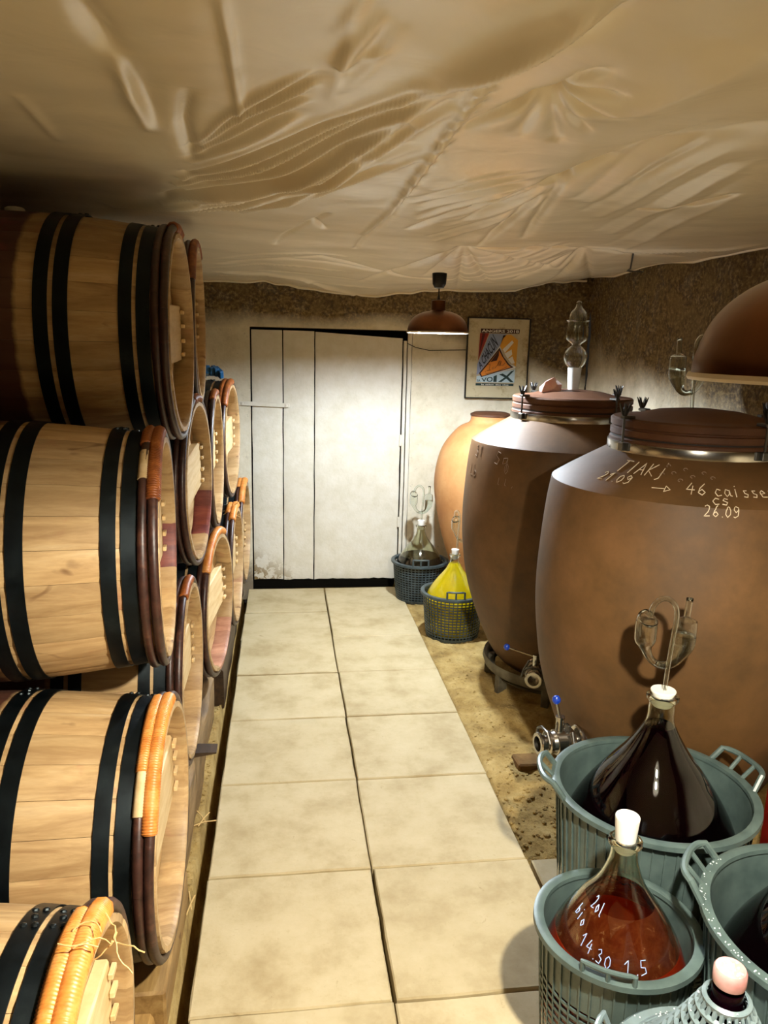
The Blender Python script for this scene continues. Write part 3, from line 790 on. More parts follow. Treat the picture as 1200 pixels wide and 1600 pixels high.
# ================================================================== AMPHORAE
APROF = [(.24, .10), (.285, .14), (.335, .22), (.395, .36), (.445, .52), (.472, .70), (.478, .84), (.472, .98), (.462, 1.10), (.450, 1.185)]
def ap_r(z):
    return float(np.interp(z, [p[1] for p in APS], [p[0] for p in APS]))
APS = spline(APROF, 6)
SH = [(.446, 1.192), (.40, 1.222), (.34, 1.258), (.285, 1.290), (.262, 1.305)]
def amphora(c, label, lidrot, scale=1.0):
    a = empty('amphora', (c[0], c[1], 0), 0, label=label, cat='amphora')
    m = MB(); prof = [(0, .10), (.2, .095)] + [(r, z) for r, z in APS] + [(.4485, 1.190)] + SH + [(.252, 1.308), (.245, 1.325)]
    m.lathe(prof, 96); m.build('body', M['terra'], a, sharp=20)
    m = MB(); m.lathe([(.245, 1.302), (.268, 1.304), (.272, 1.312), (.272, 1.333), (.266, 1.338), (.23, 1.338)], 72); m.build('neck_ring', M['terra_lid'], a)
    m = MB(); m.lathe([(.262, 1.293), (.276, 1.293), (.277, 1.296), (.277, 1.322), (.276, 1.325), (.262, 1.325)], 72); m.build('steel_band', M['steel'], a)
    # lid: flange with groove, dome
    lid = bpy.data.objects.new('lid', MB().lathe([(.24, 1.340), (.266, 1.340), (.270, 1.346), (.270, 1.362), (.264, 1.366), (.264, 1.369), (.270, 1.373), (.271, 1.392), (.264, 1.398), (.225, 1.400), (.20, 1.404), (.13, 1.421), (.06, 1.428), (.0, 1.429)], 72).mesh('lid', M['terra_lid'], True, 30)); C.objects.link(lid); lid.parent = a
    # joint between the two rims
    MB().lathe([(.262, 1.336), (.2675, 1.337), (.2675, 1.342), (.262, 1.343)], 72).build('gasket', M['rubber_dark'], a)
    for k in range(4):
        ang = lidrot + k * PI / 2; Mx = Matrix.Rotation(ang, 4, 'Z')
        cl = bpy.data.objects.new('clamp', MB().box(.276, .292, -.012, .012, 1.300, 1.325, Mx, bev=.002).box(.250, .292, -.011, .011, 1.398, 1.408, Mx, bev=.002).tube([(.284, 0, 1.302), (.284, 0, 1.428)], .004, 8, Mx).box(.274, .280, -.026, .026, 1.300, 1.326, Mx, bev=.001).mesh('clamp', M['steel_dull'], True, 30)); C.objects.link(cl); cl.parent = a
        s = MB()
        for q in range(6):
            an = q * PI / 3; d = Vector((math.cos(an), math.sin(an), 0))
            p0 = Vector((.284, 0, 1.412)); s.tube([p0 + d * .005, p0 + d * .013 + Vector((0, 0, .018)), p0 + d * .019 + Vector((0, 0, .034))], [.0045, .0035, .0015], 6, Mx)
        s.lathe([(.008, 1.408), (.009, 1.416), (.004, 1.424)], 10, Mx @ Matrix.Translation((.284, 0, 0)))
        link('star_nut', s.mesh('star_nut', M['black_plastic']), cl)
    return a
A1 = amphora((1.32, 3.42), 'tall brown terracotta amphora farther back with steel-banded lid and big glass bubbler', math.radians(200), 1)
A2 = amphora((1.33, 2.335), 'large brown terracotta amphora nearest the camera with chalk writing and steel-banded lid', math.radians(192), 1)
# amphora 1 stand
st = MB(); st.lathe([(.325, .125), (.340, .135), (.345, .115), (.335, .085), (.320, .080), (.318, .11), (.325, .125)], 64)
st.lathe([(.335, .085), (.30, .06), (.30, .05), (.33, .075)], 64)
so = empty('ring_stand', (1.32, 3.42, 0), label='round grey-brown ring stand with feet under the farther amphora', cat='stand')
st.build('ring', M['stand'], so)
for k in range(8):
    a = k * PI / 4 + .35; MB().box(.285, .335, -.018, .018, -.02, .10, Matrix.Rotation(a, 4, 'Z'), bev=.004).build('foot', M['stand'], so, smooth=False)
so2 = empty('ring_stand', (1.33, 2.335, 0), label='ring stand hidden in the dark under the nearest amphora', cat='stand')
link('ring', MB().lathe([(.285, .125), (.300, .135), (.305, .115), (.295, .085), (.280, .080), (.278, .11), (.285, .125)], 48).mesh('ring', M['stand']), so2)
for k in range(6):
    a = k * PI / 3; MB().box(.25, .295, -.018, .018, -.03, .10, Matrix.Rotation(a, 4, 'Z'), bev=.004).build('foot', M['stand'], so2, smooth=False)
# fix: body of amphorae starts at z .10 and sits inside the ring

# third amphora far behind
a3 = empty('amphora', (1.27, 4.62, 0), label='small pale orange egg-shaped amphora in the back corner', cat='amphora')
pr = spline([(.10, .0), (.15, .04), (.20, .22), (.275, .45), (.325, .68), (.330, .84), (.29, 1.0), (.20, 1.12), (.13, 1.16), (.12, 1.20)], 6)
MB().lathe([(0, 0)] + pr + [(.11, 1.20), (.10, 1.16)], 64).build('body', M['terra_pale'], a3)
MB().lathe([(.0, 1.225), (.10, 1.222), (.125, 1.212), (.125, 1.20), (.0, 1.20)], 40).build('lid', M['terra_lid'], a3)

# valves
def valve(loc, rotz, parent_label, hdir, tilt=0.0):
    v = empty('valve', loc, rotz, label=parent_label, cat='valve')
    Mx = Matrix.Rotation(PI / 2, 4, 'Y')   # local z -> +x : outlet points +x
    m = MB()
    m.lathe([(0, -.075), (.045, -.075), (.047, -.07), (.047, -.064), (.043, -.060), (.022, -.058), (.022, -.048), (.040, -.046), (.042, -.040), (.042, -.030), (.036, -.026), (.036, -.016), (.040, -.014), (.040, .014), (.036, .016), (.033, .028), (.038, .030), (.038, .040), (.034, .044), (.026, .046), (.026, .062), (.036, .064), (.037, .070), (.034, .074), (.024, .074), (.022, .03), (0, .03)], 32, Mx)
    m.build('valve_body', M['steel'], v)
    c = MB()
    for s in (-1, 1): c.box(-.036, -.024, -.012, .012, s * .045 - .012, s * .045 + .012, bev=.003); 
    c.tube([(-.03, .03, -.045), (-.03, .052, 0), (-.03, .03, .045)], .005, 8); c.tube([(-.03, -.03, -.045), (-.03, -.052, 0), (-.03, -.03, .045)], .005, 8)
    c.tube([(.052, -.052, .0), (.052, -.045, .03), (.052, -.02, .047), (.052, .02, .047), (.052, .045, .02)], .005, 8)
    c.build('clamp_ring', M['steel_dull'], v)
    s = MB(); s.lathe([(0.013, .035), (.013, .080), (.015, .082), (.015, .088), (0, .089)], 16); s.build('stem', M['steel'], v)
    h = MB(); e = Vector(hdir); p0 = Vector((0, 0, .078)); h.tube([p0, p0 + e * .9], .0042, 8); ho = h.build('handle', M['steel'], v)
    k = MB(); k.lathe([(0, -.014), (.008, -.012), (.0135, -.004), (.0135, .004), (.008, .012), (0, .014)], 16, Matrix.Translation(p0 + e)); link('blue_ball', k.mesh('blue_ball', M['blue']), ho)
    return v
valve((.875, 2.165, .372), math.radians(187), 'steel butterfly valve with blue ball handle at the foot of the nearest amphora', (.035, .03, .085))
valve((1.075, 2.98, .235), math.radians(246), 'steel butterfly valve seen end-on at the foot of the farther amphora', (-.02, -.13, .02))
# pipe stubs joining valves to the jars
def stub(p, q, r, label):
    m = MB(); m.tube([p, q], r, 20); tag(m.build('pipe_stub', M['steel_dull']), label, 'pipe')
stub((.940, 2.172, .372), (1.05, 2.19, .372), .021, 'short steel pipe between nearest amphora and its valve')
stub((1.102, 3.042, .235), (1.15, 3.15, .235), .021, 'short steel pipe between farther amphora and its valve')

# ---------------------------------------------------------------- chalk strokes
G = {
 'T': [[(0, 1), (1, 1)], [(.4, 1), (.25, 0)]], 'I': [[(.6, 1), (.4, 0)]], 'A': [[(0, 0), (.5, 1), (.8, 0)], [(.15, .4), (.75, .4)]],
 'K': [[(.2, 1), (.05, 0)], [(.9, 1), (.12, .45), (.8, 0)]], 'i': [[(.4, .7), (.3, 0)], [(.45, .95), (.46, 1.0)]], 'j': [[(.6, .75), (.4, -.1), (.1, -.25)], [(.7, 1.15), (.72, 1.2)]],
 '2': [[(.05, .8), (.35, 1), (.65, .8), (.5, .45), (0, 0), (.75, .05)]], '1': [[(.1, .7), (.5, 1), (.4, 0)]], '.': [[(.2, 0), (.28, .05)]],
 '0': [[(.5, .9), (.15, .7), (.1, .3), (.4, 0), (.75, .3), (.75, .7), (.5, .9)]], '9': [[(.75, .8), (.4, 1), (.1, .75), (.4, .5), (.75, .8), (.7, .2), (.3, 0), (.1, .1)]],
 '4': [[(.5, 1), (.05, .4), (.85, .4)], [(.65, .75), (.55, 0)]], '6': [[(.7, 1), (.25, .6), (.1, .2), (.45, 0), (.75, .25), (.45, .5), (.15, .3)]],
 'c': [[(.75, .55), (.35, .65), (.1, .3), (.35, 0), (.8, .1)]], 'a': [[(.7, .55), (.3, .65), (.1, .3), (.3, 0), (.65, .25), (.75, .6), (.75, .1), (.95, .05)]],
 's': [[(.7, .6), (.3, .6), (.35, .35), (.7, .25), (.5, 0), (.1, .05)]], 'e': [[(.1, .3), (.75, .4), (.5, .65), (.15, .45), (.2, .05), (.8, .05)]],
 'C': [[(.85, .85), (.45, 1), (.1, .5), (.35, 0), (.8, .1)]], 'S': [[(.8, .9), (.4, 1), (.2, .7), (.7, .4), (.5, 0), (.05, .1)]],
 '3': [[(.1, .9), (.5, 1), (.6, .75), (.3, .55), (.7, .35), (.5, 0), (.05, .1)]], 'L': [[(.2, 1), (.1, 0), (.7, .05)]], 'l': [[(.3, 1), (.2, .1), (.4, 0)]],
 'b': [[(.15, 1), (.1, 0), (.5, .05), (.7, .35), (.4, .55), (.12, .35)]], 'o': [[(.4, .6), (.1, .35), (.35, 0), (.7, .25), (.4, .6)]], '5': [[(.75, 1), (.2, 1), (.15, .55), (.6, .5), (.65, .15), (.1, 0)]],
 ',': [[(.3, .1), (.15, -.2)]], '>': [[(0, .3), (1.6, .35)], [(1.7, .7), (2.3, .3), (1.6, .0), (1.7, .7)]], 'u': [[(.1, .6), (.15, .1), (.5, .05), (.7, .6), (.75, 0)]],
 'q': [[(.7, .6), (.2, .55), (.15, .1), (.6, .2), (.75, .6), (.7, -.4)]], '-': [[(0, .3), (.6, .3)]], ' ': []}
def write(text, u0, v0, h, fn, r, m, adv=.62, slope=0.0):
    x = u0; wd = h * adv
    for ch in text:
        for st_ in G[ch]:
            P = [(x + a * wd * .9, v0 + b * h + (x - u0) * slope) for a, b in st_]
            dense = []
            for k in range(len(P) - 1):
                for q in range(4): f = q / 4; dense.append((P[k][0] * (1 - f) + P[k + 1][0] * f, P[k][1] * (1 - f) + P[k + 1][1] * f))
            dense.append(P[-1])
            m.tube([fn(*p) for p in dense], r, 5)
        x += wd * (2.6 if ch == '>' else .5 if ch in '.,' else 1)
def on_surface(c, rz, ang0):
    """u along the circumference (metres at r .45), v = slant distance upwards from the shoulder crease"""
    def fn(u, v):
        if v >= 0:
            k = min(1, v / .205); z = 1.192 + k * (1.300 - 1.192); r = .446 + k * (.270 - .446)
        else: z = 1.188 + v; r = ap_r(z)
        a = ang0 + u / .45 * (1 if v < 0 else 1)
        return (c[0] + (r + .0012) * math.cos(a), c[1] + (r + .0012) * math.sin(a), z + .0015)
    return fn
fnA2 = on_surface((0, 0), None, 0)
def chalk(par, mat, deg, *a, **k):
    m = MB(); write(a[0], a[1], a[2], a[3], on_surface((0, 0), None, math.radians(deg)), a[4], m, a[5] if len(a) > 5 else .62); m.build('chalk_writing', M[mat], par)
for a_ in ((203, 'TIAKj', .0, .105, .055, .0014, .75), (203, '21.09', -.035, .055, .040, .0013, .75), (224, '>', .01, .045, .035, .0013, .8), (236, '46', .02, .045, .048, .0014, .72),
           (236, 'caisses', .105, .045, .045, .0013, .62), (236, 'CS', .095, .010, .026, .0012, 1.0), (236, '26.09', .075, -.022, .028, .0013, .75)):
    chalk(A2, 'chalk', *a_)
m = MB(); f = on_surface((0, 0), None, math.radians(228))
for (u, v) in ((0, .16), (.03, .13), (.07, .15), (.10, .12), (-.01, .12), (.14, .14), (.17, .12), (.06, .10)):
    m.tube([f(u + .008 * math.cos(t_), v + .006 * math.sin(t_)) for t_ in np.linspace(0, 4.5, 9)], .0009, 4)
tag(m.build('chalk_rings', M['chalk_faint'], A2), kind='stuff')
for a_ in ((203, '31', -.13, -.06, .05, .0010, .8), (203, 'Sq', .03, -.075, .055, .0011, .8), (203, 'Lb', -.16, -.15, .05, .0010, .8), (203, '0', .09, -.11, .05, .0009), (203, 'll,', .06, -.16, .03, .0009, 1.2)):
    chalk(A1, 'chalk_faint', *a_)
# ---------------------------------------------------------------- glass bubbler and quartz on lid 1
gb = empty('glass_bubbler', (1.325, 3.43, 1.428), label='tall clear glass bubbler with ground cone standing on the farther amphora lid', cat='airlock')
def thin(prof, t_=.0022):
    """closed double wall profile from outer list of (r,z)"""
    inner = [(max(r - t_, .0005), z) for r, z in prof][::-1]
    return prof + inner + [prof[0]]
MB().lathe(thin([(.024, .0), (.0285, .055), (.031, .098)]), 32).build('ground_cone', M['glass_frost'], gb)
MB().lathe(thin(spline([(.029, .100), (.042, .115), (.052, .140), (.050, .165), (.036, .185), (.022, .197), (.025, .207), (.046, .224), (.050, .250), (.047, .285), (.046, .300), (.053, .308)], 5)), 40).build('bulb', M['glass'], gb)
MB().lathe(thin(spline([(.010, .210), (.010, .27), (.014, .285)], 4), .0015), 20).build('inner_tube', M['glass'], gb)
MB().lathe(thin(spline([(.043, .285), (.042, .315), (.035, .342), (.018, .362), (.013, .376), (.012, .388), (.002, .394)], 5), .0018), 32).build('cap', M['glass'], gb)
# rose quartz
bm = bmesh.new()
for p in [(-.05, -.03, 0), (.04, -.035, 0), (.055, .02, 0), (-.04, .03, 0), (-.055, -.01, .022), (-.03, -.02, .045), (.0, -.012, .060), (.018, .005, .066), (.05, -.01, .035), (.055, .0, .015), (-.01, .025, .05), (.0, -.045, .015), (.02, -.035, .035)]: bm.verts.new(p)
bmesh.ops.convex_hull(bm, input=bm.verts[:])
me = bpy.data.meshes.new('rose_quartz'); bm.to_mesh(me); bm.free(); me.materials.append(M['quartz'])
tag(link('rose_quartz', me, None, (1.205, 3.40, 1.417)), 'chunk of pale pink quartz lying on the farther amphora lid', 'stone')

# ---------------------------------------------------------------- bubblers made of bent tube
def airlock(base, ang, s, label, water=True, bend=0.0, mirror=1):
    """classic double-bulb lock; local x in the plane, z up; base = top of the stopper"""
    a = empty('airlock', base, ang, label=label, cat='airlock')
    P = [(0, -.05, .0055), (.001, .0, .0055), (.004, .07, .0055), (.009, .14, .0058), (.011, .175, .006), (.006, .200, .006), (-.010, .215, .0065), (-.028, .212, .0065), (-.040, .196, .0065), (-.043, .178, .007), (-.044, .170, .0085), (-.045, .163, .021), (-.046, .156, .0245), (-.046, .118, .0245), (-.045, .104, .0225), (-.042, .088, .013), (-.034, .070, .0095), (-.022, .056, .0085), (-.006, .047, .0085), (.012, .046, .0095), (.026, .053, .0115), (.036, .066, .0145), (.044, .086, .0210), (.048, .104, .0245), (.048, .150, .0245), (.048, .158, .020), (.048, .165, .0085), (.048, .172, .0080), (.050, .210, .0080)]
    Q = spline(P, 5); thr = 23 * 5 // 5
    def shift(k): return .026 * s * min(1, max(0, (k - 22) / 40))
    def path(lst, k0=0): return [(mirror * p[0] * s, shift(k + k0), p[1] * s) for k, p in enumerate(lst)]
    m = MB(); n = 26; m.tube(path(Q), [p[2] * s for p in Q], n, cap=False)
    inner = MB(); inner.tube(path(Q), [(max(p[2] - .0016, .0028)) * s for p in Q], n, cap=False)
    nb = len(m.v); m.v += inner.v; m.f += [tuple(i_ + nb for i_ in f_)[::-1] for f_ in inner.f]
    for q in range(n):
        l = (q + 1) % n; m.f.append((q, nb + q, nb + l, l)); e_ = nb - n
        m.f.append((e_ + q, e_ + l, nb + e_ + l, nb + e_ + q))
    m.build('glass_tube', M['glass'], a, sharp=0)
    if water:
        w_ = MB(); ww = Q[88:118]
        w_.tube(path(ww, 88), [max(.0026, p[2] - .0012) * s for p in ww], 26)
        wm = glass('water', '#f4fbfb', 0, 1.33) if 'water' not in M else M['water']; M['water'] = wm
        w_.build('water', wm, a, sharp=0)
    return a

# ---------------------------------------------------------------- demijohns in baskets
def basket(c, Rr, Rb, H, z0, ribs, rings, mat, label, solid=0.5, handles=(0,), hs=1.0, name='basket', lug=.042, ribw=.004):
    b = empty(name, (c[0], c[1], 0), 0, label=label, cat='basket')
    def rr(z): k = (z - z0) / (H - z0); return Rb + (Rr - Rb) * k ** .8
    MB().lathe([(Rr - .009, H - .010), (Rr - .008, H), (Rr + .004, H + .003), (Rr + .014, H), (Rr + .015, H - .012), (Rr + .010, H - .016), (Rr + .003, H - .014), (Rr - .009, H - .010)], 72).build('rim', mat, b)
    zs = z0 + (H - z0) * (1 - solid)
    if solid > 0:
        MB().lathe([(rr(zs) - .004, zs), (rr(H) - .005, H - .008), (rr(H) - .001, H - .008), (rr(zs), zs), (rr(zs) - .004, zs)], 72).build('wall', mat, b)
    m = MB()
    for k in range(ribs):
        a = 2 * PI * k / ribs; Mx = Matrix.Rotation(a, 4, 'Z')
        pts = [z0 + (H - .01 - z0) * j / 5 for j in range(6)]
        vs = []
        for z in pts: r = rr(z); vs += [(r - .002, -ribw / 2, z), (r + .003, -ribw / 2, z), (r + .003, ribw / 2, z), (r - .002, ribw / 2, z)]
        fs = [(i * 4 + q, i * 4 + (q + 1) % 4, (i + 1) * 4 + (q + 1) % 4, (i + 1) * 4 + q) for i in range(5) for q in range(4)]
        m.add(vs, fs, Mx)
    for k in range(rings):
        z = z0 + .01 + (zs - z0 - .01) * (k + .5) / rings if solid > 0 else z0 + .01 + (H - z0 - .02) * (k + .5) / rings
        r = rr(z); hh = .0032
        m.lathe([(r - .002, z - hh), (r + .002, z - hh), (r + .002, z + hh), (r - .002, z + hh), (r - .002, z - hh)], 60)
    o = m.build('lattice', mat, b, sharp=30); o['kind'] = 'stuff'
    MB().lathe([(0, z0), (Rb - .002, z0), (Rb + .002, z0 + .006), (Rb + .001, z0 + .02), (Rb - .003, z0 + .02), (Rb - .006, z0 + .008), (0, z0 + .008)], 60).build('bottom', mat, b)
    for (ha, kind) in handles:
        m = MB(); Mx = Matrix.Rotation(ha, 4, 'Z'); R0 = Rr + .008
        w2 = .27 * hs; 
        if kind == 'up':      # arched lug standing on the rim
            hgt = lug * hs
            arc = [(R0 * math.cos(t_), R0 * math.sin(t_), H + hgt * (1 - abs(t_ / w2) ** 6) if False else H + hgt) for t_ in np.linspace(-w2, w2, 12)]
            m.tube([(R0 * math.cos(-w2), R0 * math.sin(-w2), H - .005)] + arc + [(R0 * math.cos(w2), R0 * math.sin(w2), H - .005)], .0055, 8, Mx)
            m.tube([(R0, 0, H - .005), (R0, 0, H + hgt)], .005, 8, Mx)
        else:                 # flared lug leaning outwards
            out = .040 * hs; up = .034 * hs
            arc = [((R0 + out * (1 - (t_ / w2) ** 4 * .35)) * math.cos(t_), (R0 + out * (1 - (t_ / w2) ** 4 * .35)) * math.sin(t_), H + up) for t_ in np.linspace(-w2, w2, 14)]
            m.tube([(R0 * math.cos(w2 * 1.25), -R0 * math.sin(w2 * 1.25), H - .006)] + arc + [(R0 * math.cos(w2 * 1.25), R0 * math.sin(w2 * 1.25), H - .006)], [.008] * 16, 8, Mx)
            for q in (-.33, .33): m.tube([(R0 * math.cos(w2 * q), R0 * math.sin(w2 * q), H - .004), ((R0 + out * .97) * math.cos(w2 * q), (R0 + out * .97) * math.sin(w2 * q), H + up)], .006, 8, Mx)
        m.build('handle', mat, b)
    return b

def dj_ctrl(R, zb, ztop, zm, nr):
    T = ztop - zm; h = ztop - zb
    return [(R * .55, zb), (R * .80, zb + .02 * h), (R * .96, zb + .14 * h), (R, zm), (R * .95, zm + .14 * T), (R * .81, zm + .31 * T), (R * .57, zm + .50 * T), (max(nr * 1.5, R * .34), zm + .66 * T), (nr * 1.18, zm + .82 * T), (nr * 1.02, zm + .92 * T), (nr, ztop - .018)]
def demijohn(c, R, zb, ztop, label, liquid, level, gl='glass', zmax=None, neck_r=.032, stopper=True, film=None, st_h=.045):
    """onion-shaped bottle; zb base, ztop lip, level = liquid height"""
    d = empty('demijohn', (c[0], c[1], 0), 0, label=label, cat='demijohn')
    h = ztop - zb; zm = zmax or zb + .40 * h
    ctrl = dj_ctrl(R, zb, ztop, zm, neck_r)
    P = spline(ctrl, 6); P = [(max(r, neck_r * .9), z) for r, z in P]
    lip = [(neck_r + .004, ztop - .016), (neck_r + .008, ztop - .010), (neck_r + .008, ztop - .003), (neck_r + .003, ztop)]
    outer = [(0, zb)] + P + lip
    t_ = .0035
    inner = [(neck_r - .005, ztop), (neck_r - .005, ztop - .02)] + [(max(r - t_, .01), z) for r, z in P[::-1] if z < ztop - .02] + [(0, zb + .004)]
    MB().lathe(outer + inner, 72).build('bottle', M[gl], d, sharp=0)
    # liquid fills slightly into the glass wall so that there is no air gap
    LP = [(max(r - t_ * .5, .008), z) for r, z in P if z < level]
    rl = float(np.interp(level, [z for r, z in P], [r for r, z in P])) - t_ * .5
    MB().lathe([(0, zb + .003)] + LP + [(rl, level), (0, level)], 72).build('wine', M[liquid], d, sharp=50)
    if film:
        FP = [(max(r - t_ - .0012, .006), z) for r, z in P if level - .004 < z < film[1]]
        if len(FP) > 2: MB().lathe(FP, 72).build('foam_film', M[film[0]], d, sharp=0)
    if stopper:
        s = neck_r - .006
        MB().lathe([(0, ztop - .030), (s * .85, ztop - .030), (s * 1.0, ztop), (s * 1.18, ztop + st_h - .012), (s * 1.18, ztop + st_h - .012 + .002), (s * 1.14, ztop + st_h - .008), (0, ztop + st_h - .008)], 28).build('stopper', M['silicone'], d)
    return d

# near big one (behind), bucket b1
b1 = (.975, 1.737)
basket(b1, .252, .205, .474, -.03, 56, 8, M['basket'], 'large grey-green ribbed plastic basket in front of the nearest amphora', solid=.72, handles=((math.radians(168), 'flare'), (math.radians(8), 'flare')))
demijohn(b1, .234, -.015, .735, 'tall demijohn of dark wine with curly glass airlock in its white stopper', 'wine_dark', .652, 'glass_green', neck_r=.033, st_h=.022)
airlock((b1[0] + .002, b1[1], .752), math.radians(-4), 1.12, 'clear double-bulb glass airlock standing in the tall dark wine demijohn')
# label on b1 bucket
m = MB(); m.box(.0, .002, -.02, .02, -.014, .014, bev=.0005)
o = m.build('label_plate', M['basket_pale'], None, smooth=False); o.location = (.815, 1.534, .30); o.rotation_euler = (0, 0, math.radians(232)); tag(o, 'small blank grey label plate on the large basket', 'label')

b2 = (.730, 1.39)
basket(b2, .168, .140, .365, -.01, 44, 13, M['basket'], 'grey-green lattice basket at front holding the orange-red demijohn', solid=.30, handles=((math.radians(240), 'up'),), hs=1.1, lug=.020, ribw=.0035)
demijohn(b2, .157, .0, .575, 'front demijohn of orange-red wine, half full with foamy film and white bung', 'wine_red', .335, 'glass_green', neck_r=.028, film=('wine_film', .435), st_h=.062, zmax=.25)
b3 = (1.105, 1.20)
basket(b3, .250, .205, .484, -.03, 56, 8, M['basket'], 'grey-green plastic basket at the right edge with water drops on its rim', solid=.72, handles=((math.radians(140), 'flare'),))
demijohn(b3, .226, -.015, .735, 'demijohn of dark red wine cut off by the right edge of the photo', 'wine_dark', .60, 'glass_green', neck_r=.033)

# b4: plastic-shelled demijohn, bottom right corner
b4 = (.722, .985)
c4 = empty('caged_demijohn', (b4[0], b4[1], 0), label='demijohn in a pale grey ribbed plastic shell with pinkish cap, bottom right corner', cat='demijohn')
MB().lathe([(0, .01), (.13, .01), (.150, .03), (.165, .20), (.172, .36), (.168, .36), (.160, .20), (.145, .035), (0, .02)], 60).build('shell_bottom', M['basket_pale'], c4)
MB().lathe([(.166, .352), (.182, .352), (.184, .364), (.178, .370), (.160, .366), (.150, .374), (.130, .398)], 60).build('shell_rim', M['basket_pale'], c4)
m = MB(); n = 12
for k in range(n):
    f = k / (n - 1); r = .150 - .114 * f ** .85; z = .378 + .182 * f ** 1.15
    m.lathe([(r - .002, z), (r + .0025, z - .001), (r + .003, z + .005), (r - .003, z + .009), (r - .005, z + .007), (r - .002, z)], 56)
o = m.build('ribbed_cone', M['basket_pale'], c4, sharp=30); o['kind'] = 'stuff'
m = MB()
for k in range(22):
    a = 2 * PI * k / 22; vs = [];
    for f in np.linspace(0, 1, 8): r = .150 - .114 * f ** .85; z = .378 + .182 * f ** 1.15; vs.append((r - .002, 0, z + .003))
    m.tube(vs, .0042, 5, Matrix.Rotation(a, 4, 'Z'))
o = m.build('cone_spokes', M['basket_pale'], c4); o['kind'] = 'stuff'
MB().lathe([(0, .03), (.12, .03), (.142, .10), (.150, .30), (.140, .375), (.100, .440), (.055, .500), (.025, .550), (.025, .585), (.0, .585)], 48).build('bottle', M['wine_dark'], c4)
cap_o = MB().lathe([(0, .622), (.0235, .622), (.026, .618), (.0265, .600), (.0255, .594), (.023, .592), (.0, .592)], 36).build('cap', M['cap'], c4)
MB().lathe([(.033, .562), (.038, .566), (.038, .556), (.033, .554), (.033, .562)], 36).build('collar', M['basket_pale'], c4)
for ha in (math.radians(150), math.radians(330)):
    m = MB(); Mx = Matrix.Rotation(ha, 4, 'Z'); R0 = .178
    arc = [((R0 + .022) * math.cos(t_), (R0 + .022) * math.sin(t_), .405) for t_ in np.linspace(-.28, .28, 9)]
    m.tube([(R0 * math.cos(-.3), R0 * math.sin(-.3), .360)] + arc + [(R0 * math.cos(.3), R0 * math.sin(.3), .360)], .006, 8, Mx); m.tube([(R0, 0, .36), (R0 + .022, 0, .405)], .005, 8, Mx)
    m.build('handle', M['basket_pale'], c4)
# water drops on shell and rims
m = MB()
for _ in range(150):
    a = random.uniform(0, 2 * PI); f = random.random(); r = .150 - .114 * f ** .85; z = .378 + .182 * f ** 1.15 + .008
    if random.random() < .5: r = random.uniform(.152, .180); z = .369
    s = random.uniform(.0010, .0022); m.lathe([(s, 0), (s * .7, s * .7), (0, s)], 5, Matrix.Translation((r * math.cos(a), r * math.sin(a), z)))
for _ in range(40):
    a = random.uniform(0, 2 * PI); r = random.uniform(0, .023); s = random.uniform(.001, .0024); m.lathe([(s, 0), (s * .7, s * .6), (0, s * .8)], 6, Matrix.Translation((r * math.cos(a), r * math.sin(a), .622)))
o = m.build('water_drops', M['droplet'], c4); o['kind'] = 'stuff'
m = MB()
for _ in range(90):
    a = random.uniform(math.radians(120), math.radians(260)); r = random.uniform(.25, .262); s = random.uniform(.001, .0022)
    m.lathe([(s, 0), (s * .7, s * .7), (0, s)], 5, Matrix.Translation((b3[0] + r * math.cos(a), b3[1] + r * math.sin(a), .486)))
o = m.build('water_drops', M['droplet']); tag(o, 'water drops on the rim of the right-edge basket', 'water drops', kind='stuff')

# writing on the front demijohn glass
def dj_fn(c, R, zb, ztop, ang0):
    ctrl = dj_ctrl(R, zb, ztop, .25, .028)
    P = spline(ctrl, 6); zz = [p[1] for p in P]; rr_ = [p[0] for p in P]
    def fn(u, v):
        z = .40 + v; r = float(np.interp(z, zz, rr_)) + .0012; a = ang0 + u / .12
        return (r * math.cos(a), r * math.sin(a), z)
    return fn
dj = [o for o in bpy.data.objects if o.name.startswith('demijohn') and 'orange-red' in o.get('label', '')][0]
m = MB(); f = dj_fn(b2, .157, 0, .575, math.radians(205))
write('2ol', -.02, .030, .024, f, .0009, m, .75, -.15); write('bio', -.055, -.000, .022, f, .0009, m, .75, -.25); write('14.30', .0, -.035, .024, f, .0009, m, .72, -.25)
f = dj_fn(b2, .157, 0, .575, math.radians(252)); write('1,5', .0, -.052, .024, f, .0009, m, .9)
m.build('marker_writing', M['ink_white'], dj)

# far pair
fy = (.955, 4.07)
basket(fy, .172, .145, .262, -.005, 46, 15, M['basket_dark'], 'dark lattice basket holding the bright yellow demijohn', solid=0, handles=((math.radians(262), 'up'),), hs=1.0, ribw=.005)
demijohn(fy, .158, .01, .475, 'demijohn full of bright yellow juice beside the farther amphora', 'yellow', .425, 'glass', neck_r=.024, st_h=.035)
airlock((fy[0] + .01, fy[1], .500), math.radians(-60), 1.0, 'glass airlock half hidden by the farther amphora, in the yellow demijohn')
ff = (.880, 4.74)
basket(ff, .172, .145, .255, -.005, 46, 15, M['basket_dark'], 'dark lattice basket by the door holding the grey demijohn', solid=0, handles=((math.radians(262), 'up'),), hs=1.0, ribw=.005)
demijohn(ff, .155, .01, .485, 'clear demijohn with a little dark wine, farthest back by the white door', 'wine_grey', .285, 'glass_green', neck_r=.026, st_h=.040)
airlock((ff[0], ff[1], .512), math.radians(0), 1.05, 'clear glass airlock on the farthest demijohn by the door')

# airlock on nearest amphora lid
airlock((1.305, 2.335, 1.428), math.radians(10), 1.05, 'clear glass airlock on the lid of the nearest amphora, behind the hanging lamp', mirror=-1)

